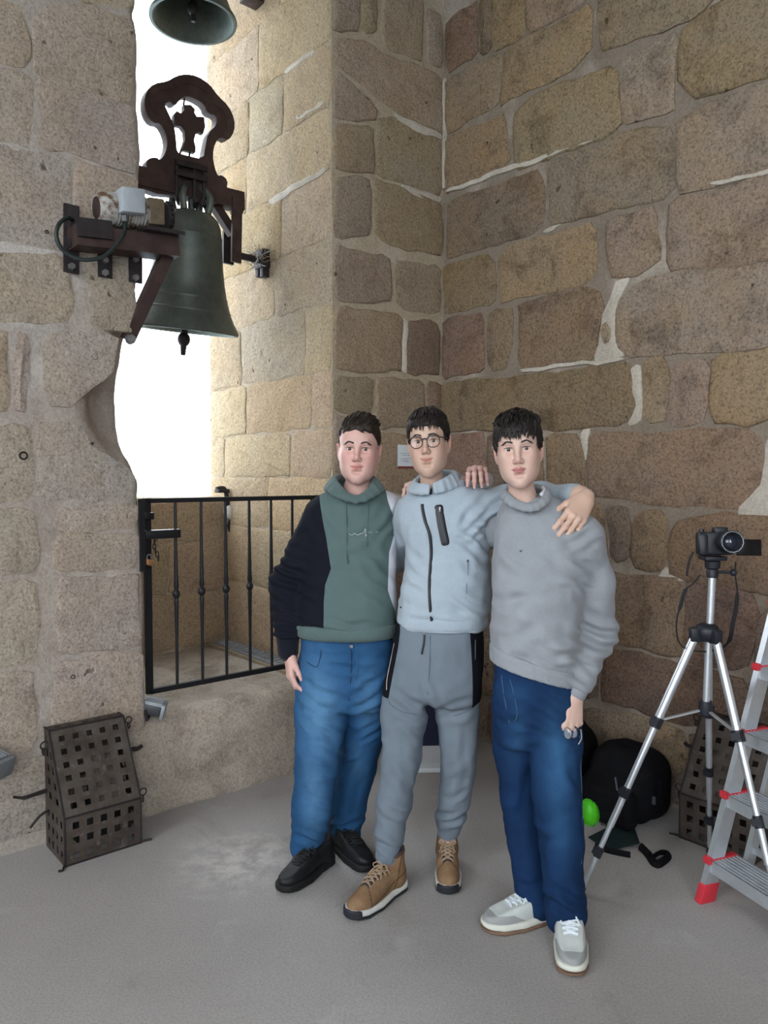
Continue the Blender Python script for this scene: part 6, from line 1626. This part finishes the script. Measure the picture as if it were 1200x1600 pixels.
hood2 = collar_band('collar', .0070, lo_r, hi_r, M_JACKET, jacket, .0042, 0, False, .0012)
V, Q = net([ell(n0 + np.array([.03, .085, .008]), (.105, .048, .050), .05), ell(n0 + np.array([.085, .02, .0]), (.04, .06, .022), .03)], .0055); mesh_np('hood', V + normals(V, Q) * (.006 * vnoise(V, 14, 3))[:, None], Q, M_JINSIDE, jacket)
M_ZIP = simple('black_zip', (.010, .011, .016), .45, 0, .2, 60)
def strip(bv, pts, w, mat, name, parent, lift=.0022, n=6):
    q = [see(bv, x, y, lift) for x, y in pts]; q = spline([v for v in q if v is not None], n)
    return MB().tube(q, w, 6, ((1, 0, 0), .38)).build(name, mat, parent)
def pull(bv, x, y, parent, mat=M_ZIP):
    q = see(bv, x, y, .006)
    if q is not None: MB().box(q - UP * .008, (.003, .0016, .009), (1, 0, 0), (0, 1, 0), UP, .001).build('zip_pull', mat, parent)
strip(bvM, [(668, 757), (671, 764), (673, 773)], .0055, M_ZIP, 'collar_zip', jacket, .004)
strip(bvM, [(660, 788), (661, 798), (665, 815), (671, 835), (674, 860), (673, 885), (671, 915), (672, 945), (675, 970), (679, 990)], .0058, M_ZIP, 'front_zip', jacket, .003)
# chest pocket: raised black plate with rounded ends
pq = [see(bvM, x, y, .002) for x, y in ((685, 789), (690, 820), (697, 852))]
cpk = MB().tube(spline(pq, 8), [.009] + [.0155] * 15 + [.009], 10, ((1, 0, 0), .22)).build('chest_pocket', M_ZIP, jacket)
MB().tube([pq[0] + Vector((0, -.005, -.012)), pq[1] + Vector((0, -.006, 0)), pq[2] + Vector((0, -.005, .012))], .0022, 6).build('pocket_zip', simple('zip_teeth', (.05, .05, .06), .35, .4), cpk)
q = see(bvM, 687, 797, .008); MB().box(q, (.0030, .0016, .009), (1, 0, 0), (0, 1, 0), UP, .001).build('zip_pull', M_STEEL, cpk)
for pts in ([(654, 760), (650, 763), (655, 767)], [(681, 758), (686, 755), (690, 760)]):
    stitched(bvM, pts, .0032, M_ZIP, 'cord_toggle', jacket, 4, .006)
for x, y in ((655, 766), (688, 758)):
    v = see(bvM, x, y, .008)
    if v is not None: MB().ball(v, (.008, .006, .006), 8).build('cord_stop', M_ZIP, jacket)
for pts in ([(693, 760), (706, 752), (722, 747)], [(697, 766), (710, 757), (728, 750)]): stitched(bvM, pts, .0022, M_ZIP, 'collar_piping', jacket, 5, .004)
stitched(bvM, [(731, 876), (731, 895), (729, 915), (728, 935)], .0018, simple('pocket_seam_grey', (.16, .20, .24), .9), 'pocket_seam', jacket)
v = see(bvM, 731, 876, .002)
if v is not None: MB().box(v, (.003, .002, .004)).build('bar_tack', M_ZIP, jacket)
v = see(bvM, 627, 949, .002)
if v is not None: MB().box(v, (.003, .002, .003)).build('bar_tack', M_ZIP, jacket)
ribbed('waistband', [band(rowsM, zhm, P(690, 966, 2.78).z, .0035, k=.01, ex=2.2)], M_JACKET, jacket, UP, 300, .0005, .006)
u = (mel - mwl).normalized()
ribbed('cuff', chain([mwl + u * .06, mwl + u * .012], [.044, .037], .01), M_JACKET, jacket, mwl - mel, 220, .0008)
# track pants
rowsP = [prow(965, 622, 754, 2.90, .108), prow(1000, 616, 756, 2.90, .112), prow(1040, 608, 754, 2.90, .118), prow(1075, 602, 752, 2.90, .115), prow(1098, 604, 750, 2.90, .095)]
pt = [stack(rowsP, .03)] + chain([P(636, 1070, 2.9), P(632, 1115, 2.89), P(625, 1190, 2.85), P(616, 1255, 2.83), P(608, 1302, 2.81), P(605, 1332, 2.80)], [.088, .086, .070, .062, .053, .040], .03) \
    + chain([P(714, 1070, 2.91), P(715, 1115, 2.92), P(718, 1190, 2.92), P(710, 1250, 2.95), P(702, 1280, 2.98), P(700, 1296, 2.98)], [.088, .086, .068, .063, .052, .043], .012)
pt += [cone(P(669, 1108, 2.75), P(669, 1108, 3.2), .014, .014, .02, 's')]
fP = [fold(602, 1318, 2.76, 65, .07, .010, .050, 31, .05), fold(708, 1278, 2.93, 115, .07, .010, .048, 32, .045), fold(632, 1215, 2.8, 48, .05, .005, .055, 33, .08), fold(700, 1220, 2.88, 132, .05, .005, .055, 34, .08), fold(610, 1180, 2.8, 10, .05, .003, .07, 38, .15), fold(725, 1180, 2.85, 170, .05, .003, .07, 39, .15), fold(640, 1108, 2.82, 75, .08, .006, .05, 35, .06), fold(708, 1112, 2.83, 110, .08, .006, .05, 36, .06), fold(668, 1080, 2.8, 20, .06, .004, .05, 37)]
xl_ = xline([(625, 985), (622, 1010), (615, 1045), (607, 1088)], 2.86); xr_ = xline([(732, 985), (734, 1010), (736, 1050), (737, 1104)], 2.86)
zl_ = P(605, 1090, 2.86).z; zr_ = P(742, 1106, 2.86).z
t = NT('track_pants'); k_ = t.math('GREATER_THAN', t.attr('side_panel'), 0.0)
c = t.mix(t.ramp(t.noise(6, 4), [(.3, 0.0), (.7, 1.0)]), (.140, .172, .205), (.166, .200, .236))
c = t.mix(t.math('MULTIPLY', t.ramp(t.noise(260, 3, .7), [(.35, 1.0), (.6, 0.0)]), .22), c, t.mix(1.0, c, (.7, .7, .72), 'MULTIPLY'))
c = t.mix(k_, c, (.006, .007, .011))
M_TRACK = t.out(c, .9, t.bump(t.noise(32, 4), .22, .006), 0, .15)
def sidep(V):
    l = np.minimum(xl_(V) - V[:, 0], V[:, 2] - zl_); r = np.minimum(V[:, 0] - xr_(V), V[:, 2] - zr_ - .4 * (V[:, 0] - xr_(V)))
    return np.maximum(l, r).astype(np.float32)
pants, bvP, _ = garment('track_pants', pt, .0055, fP + [fold(622, 1265, 2.78, 60, .05, .006, .042, 63, .05), fold(715, 1240, 2.88, 120, .05, .006, .042, 64, .04), fold(640, 1150, 2.82, 50, .05, .004, .05, 65)], M_TRACK, p2, {'side_panel': sidep}, .0042, 230)
for a_, b_, r0, r1 in ((P(607, 1316, 2.80), P(604, 1338, 2.80), .047, .041), (P(702, 1280, 2.98), P(700, 1299, 2.98), .047, .042)):
    ribbed('ankle_cuff', [cone(a_, b_, r0, r1, .01)], fabric('cuff_grey', (.145, .182, .222)), pants, UP, 260, .0009)
SEAMG = simple('seam_grey', (.09, .12, .15), .9)
stitched(bvP, [(672, 993), (672, 1020), (671, 1050), (668, 1085)], .0014, SEAMG, 'front_seam', pants)
stitched(bvP, [(663, 992), (662, 1005), (659, 1022)], .0034, M_ZIP, 'drawcord', pants, 5, .004)
stitched(bvP, [(605, 1092), (612, 1102), (628, 1112), (650, 1116)], .0012, SEAMG, 'panel_seam', pants)
stitched(bvP, [(686, 1118), (712, 1118), (735, 1108), (748, 1098)], .0012, SEAMG, 'panel_seam', pants)
stitched(bvP, [(617, 1005), (612, 1030), (606, 1060), (605, 1078)], .0018, simple('zip_silver', (.30, .25, .22), .35, .6), 'pocket_zip', pants, 5, .003)
stitched(bvP, [(742, 1000), (742, 1030)], .0018, simple('zip_grey2', (.08, .08, .09), .4, .4), 'pocket_zip', pants, 5, .003)
t = NT('tan_nubuck'); f = t.noise(14, 4, .6)
M_TANB = t.out(t.mix(t.math('LESS_THAN', t.attr('panel'), 0.0), t.ramp(f, [(.3, (.165, .095, .050)), (.7, (.275, .170, .095))]), (.055, .032, .018)), .8, t.bump(t.noise(60, 4), .3, .004), 0, .2)
tan = dict(upper=M_TANB, mid=simple('boot_midsole', (.62, .62, .58), .6, 0, .08), out=simple('boot_rubber', (.014, .016, .022), .6), collar=simple('boot_collar', (.060, .036, .028), .8), sock=SOCK_NAVY, tongue=simple('boot_tongue', (.030, .028, .034), .8), lace=simple('tan_lace', (.34, .235, .15), .8, 0, .3, 80))
shoe(p2, PZ(616, 1392), PZ(543, 1440), 'boot', tan, .30)
shoe(p2, PZ(698, 1340), PZ(700, 1402), 'boot', tan, .295)

# ================================================================== RIGHT: grey sweater and dark jeans
Y3 = 2.62
rsr, rer, rwr = P(802, 824, 2.73), P(735, 842, 3.06), P(662, 790, 3.06)
rsl, rel, rwl = P(913, 838, 2.63), P(928, 985, 2.70), P(897, 1083, 2.57)
def flow_r(p, n, rs):
    if p.y < -.045 and p.z < .066: return None
    d = (p - crown); d.z *= .6; cu = Vector(rs.uniform(-1, 1, 3)) * .045
    if p.y < -.03 and p.z > .045: return (Vector((d.x * 1.1 if abs(p.x) < .045 else 0, -.7, -.8)) + cu * 9, rs.uniform(.042, .064), .30, .32)
    if p.z < .02: return (Vector((0, .3, -1)), .014, .1, .0)
    return (Vector((d.x, d.y, d.z)) + cu, rs.uniform(.030, .044), .28, .10 if p.z < .08 else .26)
HR = dict(scale=1.03, wid=.965, fringe=.033, fjit=.014, pos=P(810, 703, 2.60), R=rot(yaw=-12, roll=-4.5, pitch=0), skin=(.60, .415, .345), red=(.58, .29, .25), blush=.55, jaw=.97, chin=-.004, mouth=-.067, mouthw=.0285, smile=.0025, neck=.047, nose=1.06, lips=(.42, .14, .145),
          hairmat=HAIR_R, hairline=[(-.2, .052), (-.085, .052), (-.066, .044), (-.050, .026), (-.038, .016), (-.020, .0), (-.004, .006), (.012, .030), (.03, .018), (.055, -.040), (.12, -.055)],
          cap=[((0, .014, .034), (.0805, .1020, .0870)), ((0, -.014, .050), (.0745, .087, .069)), ((0, .01, .066), (.064, .074, .056))], locks=1500, flow=flow_r, seed=9, mess=.34, lockw=1.05, nail=NAIL, browz=.0195, iris=(.030, .026, .022))
handR_l, tipsR_l = hand_ops(rwl + Vector((-.002, -.01, -.004)), (-.88, -.42, 0), (-.10, -.22, -.97), 1.08, curls=[(.55, 1.15, .7), (.65, 1.25, .8), (.75, 1.3, .8), (.85, 1.3, .8)], spread=.06, thumb=(.35, .45, .75), side=1)
handR_r, tipsR_r = hand_ops(P(652, 764, 3.06), (1, -.1, 0), (-.22, -.95, .22), .95, curls=[(.70, .75, .3), (.74, .8, .3), (.78, .8, .3), (.8, .85, .3)], spread=.16, thumb=(.7, .3, .5), side=-1)
body = [stack([(.98, P(830, 1040, Y3).x, Y3 + .01, .10, .065), (1.22, P(838, 930, Y3).x, Y3 + .02, .11, .07), (1.36, P(845, 850, Y3).x, Y3 + .03, .10, .06), (1.44, P(828, 800, Y3).x, Y3 + .04, .06, .045)], .03)]
body += arm([rsr + Vector((.03, .02, 0)), rer, rwr, P(652, 764, 3.06)], [.036, .034, .028, .026]) + arm([rsl, rel, rwl], [.04, .036, .028])
rh1, rk1, ra1 = P(807, 1130, 2.69), P(811, 1240, 2.70), P(837, 1405, 2.62)
rh2, rk2, ra2 = P(865, 1130, 2.62), P(870, 1240, 2.54), P(885, 1420, 2.52)
body += [stack([(.78, P(834, 1120, Y3).x, Y3, .11, .07), (1.04, P(834, 1030, Y3).x, Y3, .10, .065)], .03)] + chain([rh1, rk1, ra1], [.055, .045, .034]) + chain([rh2, rk2, ra2], [.055, .045, .034])
p3, tw3, face3 = person('young man in grey crew-neck sweater and dark blue jeans, standing on the right', HR, body, [(handR_l, tipsR_l, 1.02), (handR_r, tipsR_r, .95)])
M_SWEAT = fabric('grey_melange', (.272, .290, .316), .07, 6, bump=.24, heather=.16)
rowsR = [prow(770, 798, 856, 2.66, .07), prow(785, 786, 880, 2.66, .09), prow(805, 777, 912, 2.65, .105), prow(835, 772, 930, 2.64, .118), prow(870, 769, 925, 2.63, .124), prow(920, 768, 915, 2.62, .128), prow(970, 768, 905, 2.62, .130), prow(1020, 768, 900, 2.62, .130), prow(1055, 769, 898, 2.62, .124), prow(1090, 771, 896, 2.62, .120)]
hemA, hemB = P(768, 1042, 2.5), P(892, 1080, 2.5); hn = Vector((hemB.z - hemA.z, 0, -(hemB.x - hemA.x))).normalized()
sw = [stack(rowsR, .03, ex=2.2, yaw=.10)] + chain([rsr + Vector((.02, 0, 0)), rer, rwr], [.062, .056, .046], .05) + chain([rsl + Vector((-.015, 0, -.005)), (rsl + rel) / 2 + Vector((.004, 0, 0)), rel, rwl + (rel - rwl).normalized() * .03], [.082, .076, .072, .052], .045)
neckR = tw3([(0, .028, -.142)])[0]
nkR = A3(P(822, 772, 2.615))
sw += [ell(nkR + np.array([0, 0, .04]), (.072, .082, .058), .012, 's'), cone(nkR + np.array([0, -.02, .035]), nkR + np.array([.002, -.10, .01]), .040, .03, .02, 's'), half(hemA, hn)]
fR = [fold(835, 985, 2.5, 62, .13, .0055, .10, 49), fold(800, 930, 2.5, 125, .09, .005, .09, 50), fold(870, 860, 2.5, 50, .08, .005, .08, 40), fold(885, 1040, 2.52, 70, .09, .011, .055, 41, .10), fold(945, 1000, 2.6, 75, .10, .011, .050, 42, .10), fold(905, 900, 2.55, 65, .08, .007, .06, 43), fold(800, 1000, 2.5, 130, .09, .005, .07, 44), fold(790, 870, 2.52, 40, .07, .005, .055, 45), fold(860, 1030, 2.5, 75, .10, .005, .06, 46, .07), fold(905, 830, 2.55, 120, .07, .005, .05, 47), fold(830, 930, 2.5, 100, .12, .003, .09, 48)]
sweater, bvR, _ = garment('sweater', sw, .0055, fR, M_SWEAT, p3, None, .0042, 300)
n0 = nkR; lo_r, hi_r = [], []
for a in np.linspace(0, 2 * math.pi, 22, endpoint=False):
    x, y = math.sin(a), -math.cos(a); fr = max(0, -y)
    lo_r.append(n0 + np.array([.079 * x, .094 * y + .004, -.008 + .016 * y - .026 * fr ** 2 + .006 * x], dtype=np.float32))
    hi_r.append(n0 + np.array([.068 * x, .082 * y + .004, .010 + .016 * y - .030 * fr ** 2 + .006 * x], dtype=np.float32))
collar_band('collar', .0055, lo_r, hi_r, M_SWEAT, sweater, .004, 90)
MB().tube(spline([n0 + np.array([.044, -.040, .000]), n0 + np.array([.060, -.012, .012]), n0 + np.array([.061, .020, .022])], 8), .0065, 10).build('tee_collar', fabric('tee_white', (.66, .68, .72)), sweater)
hemrows = rowsR
dz = .028
V, Q = net([stack([(z, cx, cy, a + .004, b + .004) for z, cx, cy, a, b in rowsR], .02, ex=2.2, yaw=.10), half(hemA - UP * .002, hn), half(hemA + UP * .055, -hn)], .0058)
V = relax(V, Q, 1); N_ = normals(V, Q); an = np.arctan2(V[:, 0] - V[:, 0].mean(), V[:, 1] - V[:, 1].mean())
mesh_np('hem_band', V + N_ * (.001 * np.sin(an * 110) + .002 * vnoise(V, 14, 3))[:, None], Q, M_SWEAT, sweater)
u = (rel - rwl).normalized()
ribbed('cuff', chain([rwl + u * .075, rwl + u * .008], [.050, .042], .01), M_SWEAT, sweater, rwl - rel, 240, .0010)
lg = see(bvR, 814, 861, .0015)
if lg is not None: MB().bar(lg + Vector((-.004, 0, .002)), lg + Vector((0, 0, -.003)), .002, .0025).bar(lg + Vector((0, 0, -.003)), lg + Vector((.003, 0, .004)), .002, .0025).build('chest_logo', simple('logo_navy', (.02, .03, .06), .7), sweater)
# jeans
rowsK = [prow(1035, 774, 900, 2.63, .112), prow(1075, 770, 903, 2.63, .118), prow(1110, 769, 904, 2.63, .120), prow(1145, 774, 905, 2.63, .112), prow(1165, 778, 904, 2.63, .095)]
jr = [stack(rowsK, .03)] + chain([P(808, 1130, 2.67), P(807, 1160, 2.69), P(811, 1240, 2.70), P(822, 1320, 2.68), P(832, 1385, 2.64), P(838, 1408, 2.62)], [.090, .086, .070, .062, .062, .062], .012) \
    + chain([P(864, 1130, 2.62), P(867, 1165, 2.59), P(870, 1240, 2.54), P(877, 1320, 2.52), P(882, 1390, 2.52), P(885, 1425, 2.52)], [.094, .090, .082, .072, .068, .072], .012)
jr += [half((0, 0, P(885, 1430, 2.47).z), (-.12, -.15, -1))]
fK = [fold(884, 1412, 2.46, 68, .08, .012, .060, 51, .04), fold(828, 1392, 2.55, 112, .07, .010, .055, 52, .04), fold(848, 1300, 2.5, 125, .06, .005, .06, 53, .06), fold(890, 1240, 2.48, 15, .06, .004, .08, 54, .2), fold(815, 1250, 2.6, 165, .05, .004, .07, 57, .16), fold(850, 1120, 2.5, 60, .10, .006, .06, 55), fold(805, 1140, 2.55, 110, .08, .005, .06, 56)]
jeansR, bvK, _ = garment('jeans', jr, .0058, fK, M_JEANS_R, p3, {'fade': fadefn([(868, 1180, 2.53, .05, .16, .9), (872, 1280, 2.5, .035, .12, .6), (805, 1160, 2.56, .03, .14, .45), (800, 1085, 2.52, .06, .04, .3)])}, .0042, 340)
THR2 = simple('seam_thread2', (.05, .10, .17), .8)
stitched(bvK, [(797, 1062), (802, 1080), (806, 1100), (808, 1118), (803, 1130)], .0013, THR2, 'fly_stitch', jeansR)
stitched(bvK, [(784, 1055), (786, 1075), (790, 1100), (796, 1130)], .0013, THR2, 'fly_stitch', jeansR)
stitched(bvK, [(905, 1150), (908, 1210), (910, 1280), (908, 1350)], .0014, THR2, 'side_stitch', jeansR)
t = NT('off_white_leather'); f = t.noise(12, 4, .6)
M_WSHOE = t.out(t.mix(t.math('GREATER_THAN', t.attr('panel'), 0.0), t.ramp(f, [(.3, (.46, .49, .47)), (.7, (.61, .64, .61))]), (.30, .31, .305)), .6, t.bump(t.noise(70, 3), .15, .003), 0, .3)
wht = dict(upper=M_WSHOE, mid=simple('white_midsole', (.62, .62, .55), .5, 0, .05), out=simple('gum_sole', (.17, .10, .065), .6), over=simple('grey_suede', (.33, .335, .32), .9, 0, .1, 30), collar=simple('shoe_lining', (.52, .58, .60), .8), sock=SOCK_W, tongue=simple('shoe_tongue', (.62, .66, .68), .7), lace=simple('white_lace', (.70, .76, .80), .8, 0, .1, 80))
shoe(p3, PZ(868, 1432), PZ(752, 1456), 'white', wht, .315)
shoe(p3, PZ(886, 1440), PZ(894, 1532), 'white', wht, .325)
# folded spectacles held in the hanging hand
gq = P(891, 1143, 2.52)
spec = empty('folded_glasses', 'dark folded glasses held in the hanging hand of the man on the right', 'glasses', gq)
M_WIRE = simple('gunmetal_wire', (.05, .055, .065), .3, .6)
for sx, nm in ((-1, 'rim'), (1, 'rim')):
    cen = gq + Vector((sx * .011, -.004 + sx * .006, -.004)); X_ = Vector((.75, -.35, -.45)).normalized(); Z_ = Vector((.25, .1, .95)).normalized()
    pts = [cen + X_ * (.0145 * math.cos(2 * math.pi * k / 18)) + Z_ * (.0175 * math.sin(2 * math.pi * k / 18)) for k in range(19)]
    MB().tube(pts, .0014, 6).build(nm, M_WIRE, spec)
    m = MB(); m.v = [tuple(cen)] + [tuple(q) for q in pts[:-1]]; m.f = [(0, k + 1, (k + 1) % 18 + 1) for k in range(18)]; m.build('lens', glass, spec)
MB().tube(spline([gq + Vector((-.032, 0, .006)), gq + Vector((0, .006, .020)), gq + Vector((.035, 0, .004))], 5), .0018, 6).build('temple', M_WIRE, spec)
MB().tube(spline([gq + Vector((.034, -.004, .008)), gq + Vector((.036, -.006, -.02)), gq + Vector((.026, -.008, -.040))], 5), .0018, 6).build('temple', simple('pale_temple', (.35, .38, .40), .3, .4), spec)
